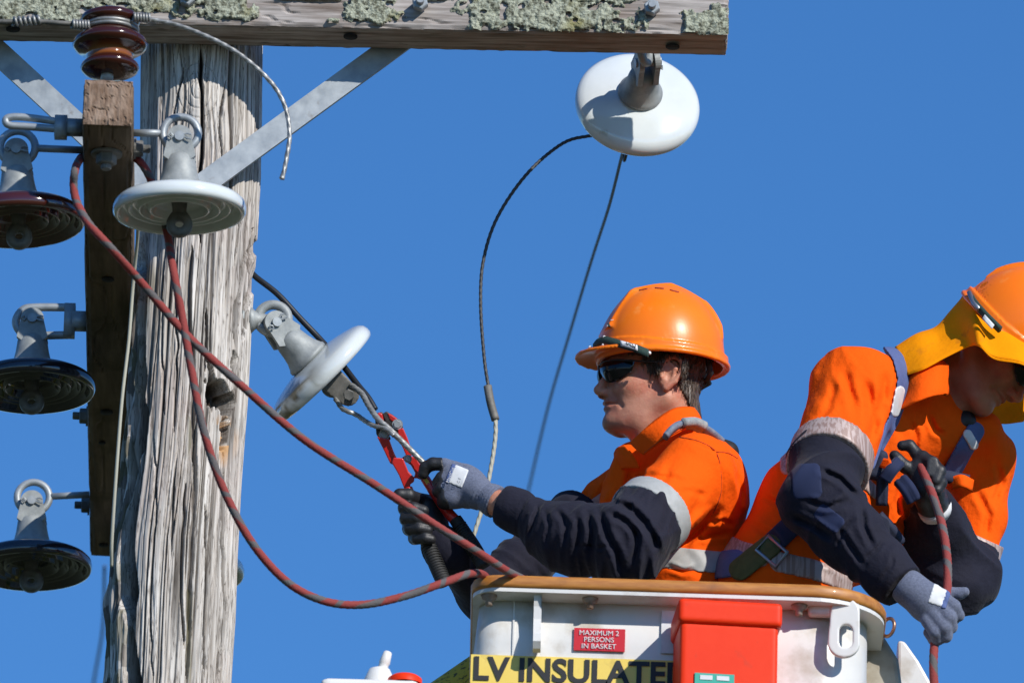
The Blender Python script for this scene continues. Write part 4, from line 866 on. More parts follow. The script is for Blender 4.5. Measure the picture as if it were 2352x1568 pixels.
def head_local():
    L = []
    sk = U([ell((-.008, .068, 0), (.086, .092, .072)), ell((.045, .032, 0), (.066, .088, .062)), ell((.050, -.035, 0), (.060, .060, .053)), ell((.045, -.075, 0), (.060, .036, .046))], .03)
    parts = [sk]
    for s in (-1, 1):
        parts += [cap((.005, -.042, s*.053), (.080, -.090, s*.024), .020, .018), ell((.074, -.014, s*.036), (.028, .024, .021)), ell((.100, .012, s*.030), (.012, .011, .014))]
    parts += [ell((.098, -.088, 0), (.022, .020, .026)), cap((.100, .032, -.028), (.100, .032, .028), .014)]
    a = U(parts, .016)
    nose = U([chain([(.108, .020, 0), (.122, -.008, 0), (.1305, -.022, 0)], [.008, .0085, .0105], .004), ell((.118, -.029, .0115), (.012, .0085, .008)), ell((.118, -.029, -.0115), (.012, .0085, .008))], .008)
    lips = U([ell((.107, -.047, 0), (.014, .0068, .022)), ell((.106, -.0585, 0), (.013, .0068, .019))], .003)
    a = U([a, nose], .010); a = U([a, lips], .007)
    a = sub(a, chain([(.098, -.054, -.027), (.113, -.0525, -.014), (.121, -.0525, 0), (.113, -.0525, .014), (.098, -.054, .027)], [.0018]*5, .002), .003)
    for s in (-1, 1):
        a = sub(a, chain([(.113, -.030, s*.022), (.103, -.045, s*.032), (.090, -.062, s*.037)], [.0022, .0025, .001], .003), .010)
        a = sub(a, ell((.122, -.0345, s*.0075), (.005, .003, .003)), .002)
        hx = [(.022, .008), (.021, .024), (.008, .036), (-.008, .038), (-.019, .026), (-.018, .008), (-.006, -.012), (.010, -.026)]
        sd = [.074, .077, .081, .086, .089, .088, .083, .077]
        helix = chain([(p_[0], p_[1], s*q_) for p_, q_ in zip(hx, sd)], [.004, .0045, .0048, .005, .005, .0048, .0055, .0075], .003)
        anti = chain([(.006, .025, s*.080), (-.006, .013, s*.085), (.002, -.008, s*.081)], [.0035, .0045, .004], .003)
        base = ell((.003, .006, s*.073), (.020, .032, .010), np.array([[.9, .42, 0], [-.42, .9, 0], [0, 0, 1.]]))
        ear = U([base, helix, anti, ell((.021, -.004, s*.078), (.0045, .006, .0055))], .003)
        ear = sub(ear, ell((.009, .0, s*.090), (.0095, .013, .012)), .003)
        a = U([a, ear], .004)
    return a
HEADL = head_local()
def helmet_local():
    dome = ell((.005, .058, 0), (.1275, .149, .112))
    rid0 = inter(half((.079, .188, 0), (.24, 1, 0)), half((.079, .188, 0), (1, .56, 0)), half((-.012, .2035, 0), (-.42, 1, 0)), lambda p: np.abs(p[:, 2])-.030-.16*np.clip(.19-p[:, 1], 0, 1), half((0, .10, 0), (0, -1, 0)), half((-.11, .12, 0), (-1, 0, 0)))
    def rid(p): return np.maximum(rid0(p), dome(p)-.008)
    def skirt(p):
        q = p[:, [0, 2]]-np.array([.003, 0], np.float32); r_ = np.array([.1335, .1175], np.float32); k0 = np.linalg.norm(q/r_, axis=1)
        return np.maximum((k0-1)*.117, np.abs(p[:, 1]-.050-.10*np.clip(p[:, 0]-.02, 0, 1))-.0135)
    out = U([dome, rid], .010); out = U([out, skirt], .003)
    def lip(p):      # rolled rim, flaring at the back
        q = p[:, [0, 2]]-np.array([.0, 0], np.float32); a = np.where(p[:, 0] < 0, .130, .131); k0 = np.sqrt((q[:, 0]/a)**2+(q[:, 1]/.1185)**2); d1 = (k0-1)*.12
        return np.sqrt(d1**2+(p[:, 1]-.043-.03*np.clip(-p[:, 0]-.08, 0, 1))**2)-.0048
    def visor(p):
        q = np.sqrt(((p[:, 0]-.055)/.124)**2+(np.abs(p[:, 2])/.104)**2)
        us = .059-.20*(p[:, 0]-.11)-1.3*p[:, 2]**2
        return np.maximum(np.maximum((q-1)*.10, np.abs(p[:, 1]-us)-.0026), .07-p[:, 0])-.001
    rim = half((0, .041, 0), (0, -1, 0))
    shell = inter(out, rim); inner = ell((.004, .053, 0), (.1235, .146, .108))
    shell = sub(shell, inner, .002)
    sh2 = U([shell, lip], .005); vis = sub(visor, ell((.004, .050, 0), (.121, .146, .107)), .002)
    return U([sh2, vis], .004), out
HELL, HDOME = helmet_local()
def bbox_local(fr, lo, hi): return [fr(a, b, c) for a in (lo[0], hi[0]) for b in (lo[1], hi[1]) for c in (lo[2], hi[2])]
def skin_attr(fr):
    def a(V):
        q = fr.loc(V); n = fbm(q*60, 3, 5)
        st = np.clip((q[:, 0]-.0)/.03, 0, 1)*np.clip((-.028-q[:, 1])/.02, 0, 1)*np.clip((q[:, 1]+.125)/.02, 0, 1)*(.35+.5*n)
        st = np.maximum(st, .35*np.clip(1-np.abs(q[:, 1]+.040)/.006, 0, 1)*(q[:, 0] > .09)*(np.abs(q[:, 2]) < .03))
        lp = np.clip(1.3-(np.abs(q[:, 1]+.0525)/.0095)**2-(q[:, 2]/.022)**2, 0, 1)*(q[:, 0] > .098)
        return {'stubble': np.clip(st*.55, 0, 1), 'lip': lp*.6}
    return a
def add_head(per, fr, necks, body, bpts, stl=1.):
    hd = lf(fr, HEADL); whole = U([hd]+necks, .02)
    lo, hi = (-.12, -.20, -.10), (.15, .18, .10)
    V1, F1 = polymesh(whole, np.min(bbox_local(fr, lo, hi), axis=0)-.02, np.max(bbox_local(fr, lo, hi), axis=0)+.02, .0024)
    V2, F2 = polymesh(body, np.min(bpts, axis=0)-.16, np.max(bpts, axis=0)+.16, .009)
    V = np.vstack([V1, V2]); F = np.vstack([F1, F2+len(V1)]); at = skin_attr(fr)(V)
    at['stubble'][len(V1):] = 0; at['lip'][len(V1):] = 0
    wobj('body', mesh(V, F, at), 'skin', per); return whole
def strands(mb, hd, fr, region, n, ln, dirf, r_=.0009, seed=1):
    rg = np.random.default_rng(seed); cnt = 0; it = 0
    while cnt < n and it < 60:
        it += 1; q = rg.uniform((-.12, -.08, -.1), (.06, .08, .1), (4000, 3)); w_ = (fr.o+q@fr.A).astype(np.float32); d = hd(w_)
        ok = (np.abs(d-.004) < .004) & region(q); 
        for a, b in zip(w_[ok], q[ok]):
            if cnt >= n: break
            cnt += 1; dd = dirf(b, rg); wd = dd@fr.A; side = nrm(np.cross(wd, rg.normal(size=3)))*r_; up2 = nrm(np.cross(wd, side))*r_; L_ = ln*rg.uniform(.6, 1.2); nn = nrm(b*np.array([1, .2, 1.3]))@fr.A
            mid = a+wd*L_*.5+nn*.0008; tip = a+wd*L_-nn*.0005
            mb.add([a+side, a-side*.5+up2, a-side*.5-up2, mid+side*.8, mid-side*.4+up2*.8, mid-side*.4-up2*.8, tip], [[0, 1, 4, 3], [1, 2, 5, 4], [2, 0, 3, 5], [3, 4, 6], [4, 5, 6], [5, 3, 6]])
def make_helmet(per, fr, strap=True, logo=True, name='helmet'):
    h = wobj(name, sdf(lf(fr, HELL), bbox_local(fr, (-.15, .02, -.13), (.19, .22, .13)), .004, .0026), 'helmet', per)
    return h
def view_patch(surface, px, py, Y, hw, hh, ang, proud=.0018, h=.0022, depth=.05, r_=.002):
    c = P(px, py, Y); f = inter(off(surface, proud), rbox(c, (hw*S, hh*S, depth), vaxes(ang), r_)); return sdf(f, [c], max(hw, hh)*S*1.2+.012, h)
def strip(surface, pts, w_, proud=.0035, h=.0035, near=True):
    """webbing or tape lying on a garment: the garment surface grown slightly, kept only along a path (px,py,Y)"""
    A = np.array([[(P(*q))@rv, (P(*q))@uv] for q in pts], np.float32); D = [float(P(*q)@dv) for q in pts]
    def band(p):
        q = np.stack([p@rv.astype(np.float32), p@uv.astype(np.float32)], 1); best = None; bz = None
        for i in range(len(A)-1):
            ab = A[i+1]-A[i]; t = np.clip(((q-A[i])@ab)/(ab@ab), 0, 1); d = np.linalg.norm(q-A[i]-t[:, None]*ab, axis=1); z = D[i]+(D[i+1]-D[i])*t
            if best is None: best, bz = d, z
            else: m = d < best; best = np.where(m, d, best); bz = np.where(m, z, bz)
        dz = np.abs(p@dv.astype(np.float32)-bz)-.085
        return np.maximum(best-w_/2*S, dz)
    f = inter(off(surface, proud), band, lambda p: -surface(p)-.012)
    return sdf(f, [P(*q) for q in pts], w_*S+.04, h)
# -------------------------------------------------- worker 1 (profile, cutting)
P1 = root('person', P(1560, 1330, .1)-EZ*.9, 'worker in profile facing left in orange shirt and sunglasses, holding red bolt cutters', 'person', 'workers in the basket')
yw = math.radians(12); H1 = Frame(P(1522, 886, .10), (-math.cos(yw), -math.sin(yw), .0), math.radians(5))
G1 = H1
necks = [pc(1530, 915, .10, 66, 1548, 1070, .13, 70), pc(1472, 975, .075, 34, 1515, 1070, .12, 42)]
bodypts = [P(1300, 1000, .3), P(1700, 1350, -.2), P(1100, 1380, .2), P(1560, 1330, .1)-EZ*.88, P(1050, 1150, -.1)]
hipc = P(1590, 1335, .10); ft = hipc-EZ*.86
core = U([cap(P(1540, 1115, .12), P(1590, 1330, .09), .07, .07), cap(P(1590, 1100, .0), P(1425, 1255, -.18), .040, .034), cap(P(1425, 1250, -.18), P(1190, 1172, -.14), .032, .026), cap(P(1190, 1172, -.14), P(1142, 1155, -.125), .0275, .0275), cap(P(1430, 1135, .24), P(1122, 1362, .12), .030, .025), cap(P(1122, 1362, .12), P(1005, 1235, -.04), .025, .022),
          cap(hipc+np.array([0, -.035, -.12]), ft+np.array([0, -.07, .45]), .06, .05), cap(hipc+np.array([0, .035, -.12]), ft+np.array([0, .07, .45]), .06, .05), cap(ft+np.array([0, -.08, .45]), ft+np.array([0, -.08, .06]), .05, .035), cap(ft+np.array([0, .08, .45]), ft+np.array([0, .08, .06]), .05, .035)], .015)
hd1 = add_head(P1, H1, necks, core, bodypts)
# trousers and boots, inside the basket
def legs(per, hip, foot, sp_):
    f = U([cap(hip+np.array([0, s*(sp_-.03), -.08]), foot+np.array([0, s*(sp_+.01), .10]), .09, .075) for s in (-1, 1)]+[cap(hip+np.array([0, -.02, -.06]), hip+np.array([0, .02, -.06]), .105)], .03)
    wobj('trousers', sdf(f, [hip, foot], .26, .012), 'navy', per)
    for s in (-1, 1):
        f = U([cap(foot+np.array([.02, s*(sp_+.01), .12]), foot+np.array([.02, s*(sp_+.01), .045]), .055, .05), cap(foot+np.array([.02, s*(sp_+.01), .04]), foot+np.array([-.14, s*(sp_+.01), .03]), .045, .04)], .02)
        wobj('boot', sdf(inter(f, half(foot, (0, 0, -1))), [foot+np.array([-.05, s*sp_, .05])], .22, .008), 'rubber', per)
legs(P1, hipc-EZ*.06, ft, .08)
# shirt
ua = nrm(P(1425, 1255, -.20)-P(1602, 1085, -.05)); fa_ = nrm(P(1158, 1160, -.13)-P(1425, 1250, -.20))
torso1 = U([pc(1578, 1125, .11, 118, 1590, 1335, .10, 116), pc(1590, 1335, .10, 116, 1595, 1450, .10, 118), ell(P(1622, 1140, .07), (92*S, .15, 105*S), VA[[0, 2, 1]]), pc(1500, 1080, .18, 60, 1402, 1155, .27, 66), pc(1580, 1045, .10, 70, 1500, 1060, .14, 60), pc(1600, 1085, -.045, 80, 1620, 1090, .05, 82), pc(1445, 1050, .10, 30, 1420, 1150, .12, 45)], .035)
arm1 = pc(1600, 1088, -.05, 82, 1430, 1250, -.20, 84)
def shirt1_raw(p): 
    return U([torso1, arm1], .03)(p)
def shirt1(p):
    d = U([torso1, arm1], .022)(p)
    d = d-.0045*folds(p, (.3, 0, 1), 16, 6, 3, .03)-.006*(fbm(p*7, 3, 9)-.5)
    # creases at the armpit and back of the sleeve
    c = P(1640, 1250, -.02).astype(np.float32); g = np.exp(-np.sum((p-c)**2, axis=1)/.008); d += .009*g*(vn(((p-c)@np.array([[.6, 0, .8], [0, 1, 0], [-.8, 0, .6]], np.float32))*np.array([8, 8, 55]), 12)-.3)
    return d+crease(p, [([(1555, 1001), (1644, 1037), (1658, 1089), (1655, 1152), (1635, 1186)], 2.2, 2.6), ([(1440, 1100), (1490, 1092), (1538, 1097), (1580, 1108)], 7, 5), ([(1650, 1170), (1632, 1190), (1589, 1229), (1568, 1250)], 8, 13),
        ([(1600, 1236), (1632, 1226), (1672, 1228)], 6, 7), ([(1628, 1200), (1660, 1196), (1690, 1205)], 5, 5), ([(1545, 1060), (1520, 1110), (1515, 1150)], 9, 4), ([(1610, 1120), (1600, 1160), (1570, 1200)], 9, 4), ([(1690, 1080), (1705, 1130), (1700, 1180)], 6, 4), ([(1445, 1075), (1440, 1120), (1425, 1150)], 6, 8), ([(1400, 1100), (1380, 1140), (1370, 1170)], 7, 6), ([(1350, 1125), (1345, 1160)], 6, 5), ([(1530, 1300), (1570, 1312), (1600, 1306)], 5, 6), ([(1560, 1130), (1590, 1128), (1620, 1136)], 6, 3)])
cuff_plane = half(P(1484, 1192, -.13), ua)      # orange ends here, tape centre
o_f = inter(shirt1, U([half(P(1484, 1192, -.13)+ua*.012, ua), lambda p: -(arm1(p)+.0) if False else (torso1(p)-.030)], 0))
def orange1(p): return np.maximum(shirt1(p), np.minimum(((p-P(1484, 1192, -.13).astype(np.float32))@ua.astype(np.float32))+.015, torso1(p)-.026))
tp = [P(1300, 1060, .35), P(1720, 1400, -.2), P(1640, 1000, .0)]
wobj('shirt', sdf(orange1, tp, .07, .0042), 'orange', P1)
sh1 = [o for o in P1.children if o.name.startswith('shirt')][0]
def seam(surf, pts, par, mt, r_=.0011, n=10):
    pp = catmull([np.array([a, b, 0.]) for a, b in pts], n); m1 = MB(); tube(m1, [hit(surf, a, b, lift=.0006) for a, b, _ in pp], r_, 6); wobj('seam', m1.mesh(), mt, par)
seam(orange1, [(1560, 1003), (1605, 1013), (1644, 1037), (1656, 1085), (1655, 1135), (1642, 1170), (1634, 1184)], sh1, 'seamcloth')
seam(orange1, [(1644, 1037), (1672, 1040), (1694, 1052)], sh1, 'seamcloth')
# navy lower sleeve, near arm
sl1 = U([pc(1470, 1208, -.16, 82, 1425, 1248, -.20, 80), pc(1425, 1248, -.20, 80, 1300, 1232, -.185, 68), pc(1300, 1232, -.185, 68, 1180, 1170, -.14, 41), pc(1180, 1170, -.14, 41, 1154, 1158, -.125, 38)], .03)
def sleeve1(p):
    d = sl1(p); q = p-P(1400, 1240, -.18).astype(np.float32)
    t = np.clip((q@fa_.astype(np.float32))/.25, -1, 1)
    el = np.exp(-np.sum((p-P(1455, 1150, -.2).astype(np.float32))**2, axis=1)/.02)
    diag = nrm(fa_*1.0+ua*.55)
    d -= .013*folds(p, diag, 26, 5, 21, .03)*np.clip(1-t*.9, .15, 1)+.006*folds(p, fa_, 52, 8, 27, .02)*np.clip(1.1-t, .1, 1)+.010*(fbm(p*10, 2, 23)-.5)
    d += crease(p, [([(1377, 1170), (1392, 1223), (1418, 1272), (1423, 1310)], 7, 13), ([(1352, 1178), (1360, 1225), (1356, 1280)], 7, 10), ([(1400, 1150), (1445, 1165), (1480, 1200), (1503, 1240), (1510, 1270)], 8, 12), ([(1240, 1158), (1225, 1190), (1211, 1232)], 5, 6), ([(1280, 1172), (1300, 1200), (1296, 1250)], 6, 7),
        ([(1458, 1209), (1462, 1250), (1452, 1300)], 7, 10), ([(1325, 1182), (1330, 1220), (1322, 1270)], 5, 7), ([(1400, 1178), (1440, 1200), (1470, 1240)], 6, 8), ([(1255, 1175), (1262, 1210), (1250, 1250)], 5, 5), ([(1320, 1250), (1380, 1258), (1420, 1250)], 4, 3)])
    cut = (p-P(1156, 1160, -.125).astype(np.float32))@fa_.astype(np.float32)
    cf = (p-P(1215, 1185, -.15).astype(np.float32))@fa_.astype(np.float32); d += .003*np.exp(-(cf/.003)**2)
    top = -((p-P(1490, 1199, -.13).astype(np.float32))@ua.astype(np.float32))
    d = np.maximum(np.maximum(d, cut), top-.006); return np.maximum(d, -np.maximum(sl1(p)+.004, -(cut+.03)))
wobj('sleeve', sdf(sleeve1, [P(1500, 1180, -.15), P(1150, 1160, -.13), P(1420, 1310, -.2)], .10, .0036), 'navy', P1)
t1 = inter(off(lambda p: arm1(p)-.007*(vn(p*10, 15)), .006), slab(P(1484, 1192, -.135), ua+.05*EZ, .0215)); 
wobj('sleeve_tape', sdf(t1, [P(1484, 1192, -.135)], .125, .003), 'tape', P1)
wn = nrm(uv*1.0+rv*.10); t1 = inter(off(shirt1, .0035), slab(P(1585, 1283, .05), wn, .0215), half(P(1640, 1250, 0), (0, 0, 0.0001)) if False else (lambda p: p@rv.astype(np.float32)-1e3))
wobj('waist_tape', sdf(t1, [P(1590, 1283, .08)], .17, .0036), 'tape', P1)
# far arm sleeve
sl2 = U([pc(1400, 1140, .27, 68, 1300, 1215, .23, 62), pc(1300, 1215, .23, 62, 1118, 1362, .13, 52), pc(1118, 1362, .13, 52, 1030, 1268, -.01, 38), pc(1030, 1268, -.01, 38, 1014, 1250, -.03, 35)], .02)
def sleeve2(p):
    d = sl2(p)-.012*folds(p, nrm(P(1118, 1362, .13)-P(1300, 1215, .23)), 30, 6, 31, .03)-.008*(fbm(p*12, 2, 33)-.4)
    return np.maximum(d, (P(1330, 1185, .25)-p).astype(np.float32)@nrm(P(1118, 1362, .13)-P(1400, 1140, .27)).astype(np.float32))
wobj('sleeve', sdf(sleeve2, [P(1330, 1180, .28), P(1100, 1380, .13), P(1020, 1250, -.05)], .09, .004), 'navy', P1)
# collar
cr = [[P(1447, 1017, .03), P(1476, 990, -.01), P(1512, 960, -.01), P(1550, 938, .01), P(1590, 936, .06), P(1603, 950, .13)],
      [P(1462, 1032, .01), P(1500, 1000, -.03), P(1538, 975, -.035), P(1576, 957, -.01), P(1603, 955, .05), P(1610, 965, .13)],
      [P(1480, 1044, .0), P(1516, 1017, -.04), P(1556, 995, -.045), P(1590, 978, -.02), P(1612, 975, .05), P(1616, 985, .13)]]
wobj('collar', net(cr, 8, 5, .004), 'orange', P1)
m1 = MB(); tube(m1, catmull([q-dv*.003+uv*.004 for q in cr[2]], 8), .0009, 6); wobj('seam', m1.mesh(), 'seamcloth', P1)
cr = [[P(1411, 1040, .10), P(1418, 1028, .07), P(1434, 1021, .05)], [P(1412, 1060, .10), P(1428, 1050, .06), P(1455, 1046, .03)], [P(1414, 1082, .10), P(1438, 1075, .06), P(1470, 1075, .03)]]
wobj('placket', net(cr, 6, 5, .003), 'orange', P1)
# harness over the shoulder
m1 = MB(); pp = catmull([P(1528, 1003, -.06), P(1545, 985, -.055), P(1565, 976, -.04), P(1600, 978, -.02), P(1628, 992, .0), P(1655, 1015, .03)], 8)
tube(m1, pp, .0115, 10, fn=lambda i, th: .35+.65*abs(math.cos(th)), flat=(0, 1, 0)); wobj('harness_strap', m1.mesh(), 'web_slate', P1)
m1 = MB(); pp = catmull([P(1566, 973, -.045), P(1592, 972, -.03), P(1615, 982, -.015)], 8); tube(m1, pp, .016, 12, fn=lambda i, th: .45+.55*abs(math.cos(th)), flat=(0, 1, 0)); wobj('harness_pad', m1.mesh(), 'web_grey', P1)
f = U([cap(P(1655, 1030, .05), P(1680, 1045, .06), .020, .014), ell(P(1672, 1034, .05), (24*S, 22*S, .03), VA)], .01); wobj('harness_pouch', sdf(f, [P(1672, 1036, .05)], .05, .003), 'rubber', P1)
# helmet
he = make_helmet(P1, G1)
def local_net(fr, rows, nu=6, nv=3, th=.002): return net([[fr(*q) for q in r_] for r_ in rows], nu, nv, th)
sp_ = [(.150, .058, .016), (.146, .063, .040), (.134, .0625, .064), (.108, .049, .091), (.080, .038, .1095), (.058, .029, .1165)]
g_ = wobj('goggle_strap', local_net(G1, [[(a_, b_+.0085, c_+.003) for a_, b_, c_ in sp_], [(a_, b_-.0085, c_+.006) for a_, b_, c_ in sp_]], 6, 2), 'strap_green', he)
lp_ = [(.111, .0505, .0955), (.096, .0445, .1065), (.080, .0385, .1150)]
wobj('strap_label', local_net(G1, [[(a_+.001, b_+.0062, c_+.002) for a_, b_, c_ in lp_], [(a_, b_-.0058, c_+.004) for a_, b_, c_ in lp_]], 4, 2, .0012), 'tagwhite', he)
ra = nrm(G1(.110, .0495, .092)-G1(.082, .0390, .112)); ua_ = -nrm(uv); wobj('lettering', text_mesh('MSA', .0125, G1(.083, .0465, .1165)-dv*.005, ra, ua_, .0003, sx=1.0), 'black', he, False)
for q_, r2 in (((.155, .060, .014), .004), ((.137, .071, .060), .0035), ((.056, .031, .117), .004), ((.139, .054, .062), .003)):
    m1 = MB(); c_ = G1(*q_); lathe(m1, [(0, -r2), (r2*.8, -r2*.6), (r2, 0), (r2*.8, r2*.6), (0, r2)], 12, c_, VA); wobj('strap_clip', m1.mesh(), 'white', he)
for (x0, y0, x1, y1) in ((1468.5, 667, 1487.5, 663.5), (1505, 662, 1525, 663.5), (1539, 666.5, 1558.5, 671.5)):
    # slots sit on the shoulder of the dome
    pts_ = []
    for t in np.linspace(0, 1, 7):
        x_ = x0+(x1-x0)*t; y_ = y0+(y1-y0)*t
        k_ = ray(x_, y_); tt = np.linspace(19.6, 20.4, 500); W_ = (CAM+k_[None]*tt[:, None]).astype(np.float32); dd = lf(G1, HDOME)(W_); i_ = np.argmax(dd < 0) if (dd < 0).any() else int(np.argmin(dd)); pts_.append(W_[i_].astype(float))
    m1 = MB(); tube(m1, pts_, .0022, 8); wobj('vent_slot', m1.mesh(), 'slot', he)
dm = lf(G1, HDOME)
wobj('emblem', view_patch(dm, 1392, 745, -.0, 8, 11, .5, .0008, .0016), 'strap_green', he)
for k_ in range(3): wobj('emblem_stripe', view_patch(dm, 1402, 727+k_*4.0, -.0, 8, 1.1, .12, .0011, .0011, r_=.0001), 'tagwhite', he)
wobj('emblem_text', view_patch(dm, 1389, 750, -.0, 8, 2.0, .3, .0014, .0012, r_=.0001), 'tagwhite', he)
# helmet band and hair
def hairreg(q):
    f_, u_, s_ = q[..., 0], q[..., 1], q[..., 2]
    back = (f_ < -.016) & (f_ < -.018+.62*np.minimum(u_+.008, 0)) & (u_ > -.064)
    side = (u_ > .002+np.clip(np.abs(f_-.034)-.008, 0, 1)*1.2) & (f_ > .020) & (f_ < .075) & (u_ < .07) & (np.abs(s_) > .045)
    top = (u_ > .036) & (f_ < .085)
    return back | side | top
def hair_f(p):
    q = H1.loc(p).astype(np.float32); d = hd1(p); f_, u_, s_ = q[:, 0], q[:, 1], q[:, 2]
    back = np.maximum(np.maximum(f_+.016, (f_+.018)-.62*(u_+.008)), -.064-u_)
    side = np.maximum(np.maximum(np.abs(f_-.034)-.011-.45*np.clip(u_-.008, 0, 1), .004-u_), .045-np.abs(s_))
    top = np.maximum(.040-u_, f_-.085)
    reg = np.minimum(np.minimum(back, side), top)
    th_ = .0015+.006*np.clip((-.01-f_)/.05, 0, 1)
    st = vn(np.stack([f_*260, u_*45+f_*30, s_*260], 1), 61)
    return np.maximum(d-th_-.0030*(st-.5), reg+.006*(st-.5))
hp = bbox_local(H1, (-.125, -.07, -.09), (.09, .12, .09)); hair = wobj('hair', sdf(hair_f, hp, .004, .0024), 'hair', P1)
m1 = MB()
strands(m1, hd1, H1, lambda q: hairreg(q) & (q[:, 1] < .06), 3600, .012, lambda b, rg: nrm(np.array([.12 if b[0] < 0 else -.15, -1, 0])+rg.normal(size=3)*.12), .0007)
wobj('hair_strands', m1.mesh(), 'hair', hair)
m1 = MB(); tube(m1, [H1(-.075, .055, .062), H1(-.085, .02, .056), H1(-.082, .012, .040), H1(-.095, .015, 0), H1(-.082, .012, -.04)], .006, 8, fn=lambda i, th: .5+.5*abs(math.cos(th))); wobj('helmet_band', m1.mesh(), 'rubber', he)
# sunglasses
sg = None
def glasses(per, fr):
    for s in (1, -1):
        T = [(.131, .029, s*.006), (.126, .030, s*.030), (.106, .029, s*.053), (.074, .026, s*.068)]; Mi = [(.130, .015, s*.008), (.127, .011, s*.032), (.108, .010, s*.054), (.077, .014, s*.068)]; B = [(.126, .004, s*.012), (.118, -.013, s*.032), (.100, -.010, s*.052), (.080, .004, s*.066)]
        l_ = wobj('sunglass_lens', local_net(fr, [T, Mi, B], 6, 6, .002), 'lens', per)
        m1 = MB(); tube(m1, catmull([fr(*q) for q in T]+[fr(.03, .026, s*.077), fr(.0, .028, s*.080)], 6), .0022, 8); tube(m1, catmull([fr(*q) for q in B], 5), .0010, 6); wobj('glasses_frame', m1.mesh(), 'black', l_)
glasses(P1, H1)
# -------------------------------------------------- gloves of worker 1
def finger(pts, rs): return chain([P(*q) for q in pts], [r_*S for r_ in rs], .0035)
Yh = CY-.03
cuffd = nrm(P(1060, 1118, Yh)-P(1150, 1155, -.12))
palm = U([ell(P(1062, 1113, Yh-.01), (50*S, 50*S, .020), vaxes(-.35)), pc(1080, 1122, Yh-.01, 40, 1142, 1154, -.12, 37), pc(1040, 1092, Yh-.01, 24, 1036, 1142, Yh-.01, 26)], .016)
fing = U([finger([(1052, 1076, Yh-.005), (1022, 1066, Yh-.008), (994, 1065, Yh-.006), (978, 1073, Yh), (972, 1088, Yh+.004)], [16, 14, 13, 12.5, 11]),
          finger([(1040, 1092, Yh-.012), (1016, 1098, Yh-.015), (1008, 1108, Yh-.006), (1014, 1114, Yh+.02), (1030, 1116, Yh+.036)], [15, 14, 13, 12, 11]),
          finger([(1040, 1115, Yh-.012), (1016, 1120, Yh-.016), (1008, 1128, Yh-.006), (1016, 1134, Yh+.02), (1034, 1136, Yh+.036)], [15, 14, 13, 12, 11]),
          finger([(1044, 1140, Yh-.010), (1024, 1146, Yh-.014), (1018, 1154, Yh-.004), (1028, 1158, Yh+.02), (1044, 1156, Yh+.034)], [14, 13, 12, 11, 10]),
          finger([(1075, 1150, Yh+.01), (1055, 1138, Yh+.030), (1035, 1122, Yh+.040), (1022, 1105, Yh+.040)], [15, 13, 12, 11])], .003)
glove1 = U([palm, fing], .006)
def g1f(p):
    d = glove1(p); a = (p-P(1100, 1135, -.1).astype(np.float32))@(-cuffd).astype(np.float32)
    d -= .0012*np.sin(a*900)*np.clip(a*60+.2, 0, 1)-.004*np.exp(-((a-.018)/.010)**2)+.003*(fbm(p*30, 2, 61)-.5)
    cut = -((p-P(1140, 1154, -.12).astype(np.float32))@cuffd.astype(np.float32)); return np.maximum(d, cut)
gl = wobj('glove', sdf(g1f, [P(960, 1050, Yh), P(1150, 1190, -.12), P(1040, 1150, Yh+.04)], .04, .0026), 'glove', P1)
pal = lambda p: glove1(p)-.0016
blk = sdf(inter(pal, U([half(P(1023, 1100, Yh), nrm(rv*1+uv*.15)), half(P(1030, 1100, Yh+.012), (0, -1, 0))], 0) if True else pal), [P(960, 1050, Yh), P(1100, 1180, Yh), P(1040, 1150, Yh+.05)], .03, .0026)
wobj('palm_coating', blk, 'glove_black', gl)
wobj('glove_tag', view_patch(g1f, 1053, 1093, Yh-.03, 17, 22, -.38, .0016, .002), 'tagwhite', gl)
wobj('glove_tag_band', view_patch(g1f, 1035, 1087, Yh-.03, 5.5, 23, -.38, .0018, .002), 'web_blue', gl)
ax_ = vaxes(-.38); tq = hit(g1f, 1031, 1109, lift=.004); wobj('lettering', text_mesh('MaxiCut', .0098, tq-dv*.005, ax_[1], -ax_[0], .0003, sx=.95), 'white', gl, False)
tq = hit(g1f, 1054, 1110, lift=.004); wobj('lettering', text_mesh('C E', .0075, tq-dv*.005, ax_[1], -ax_[0], .0002), 'web_dark', gl, False)
# far glove (black palm side)
Yf = CY-.004
pl2 = U([ell(P(983, 1196, Yf+.030), (42*S, 56*S, .020), vaxes(.35)), pc(985, 1210, Yf+.03, 34, 1012, 1250, -.01, 30)], .016)
fg2 = U([finger([(985, 1150, Yf+.035), (955, 1146, Yf+.005), (938, 1138, Yf-.018), (918, 1136, Yf-.022)], [14, 15, 15, 14]),
         finger([(945, 1170, Yf+.035), (930, 1168, Yf+.01), (930, 1166, Yf-.014), (950, 1166, Yf-.028), (972, 1172, Yf-.028)], [14, 14, 14, 13, 12]),
         finger([(948, 1192, Yf+.035), (934, 1192, Yf+.01), (934, 1190, Yf-.014), (956, 1190, Yf-.028), (978, 1196, Yf-.026)], [14, 14, 14, 13, 12]),
         finger([(952, 1214, Yf+.035), (940, 1214, Yf+.01), (942, 1213, Yf-.012), (962, 1213, Yf-.026), (982, 1217, Yf-.024)], [14, 14, 13, 12, 11]),
         finger([(962, 1234, Yf+.03), (952, 1236, Yf+.005), (958, 1236, Yf-.012), (976, 1236, Yf-.022), (990, 1238, Yf-.02)], [13, 13, 12, 11, 10])], .003)
g2s = U([pl2, fg2], .006)
def g2f(p):
    a = (p-P(1014, 1252, -.01).astype(np.float32))@nrm(P(1014, 1252, -.01)-P(983, 1196, Yf+.03)).astype(np.float32); return np.maximum(g2s(p)-.0025*fbm(p*30, 2, 71), a)
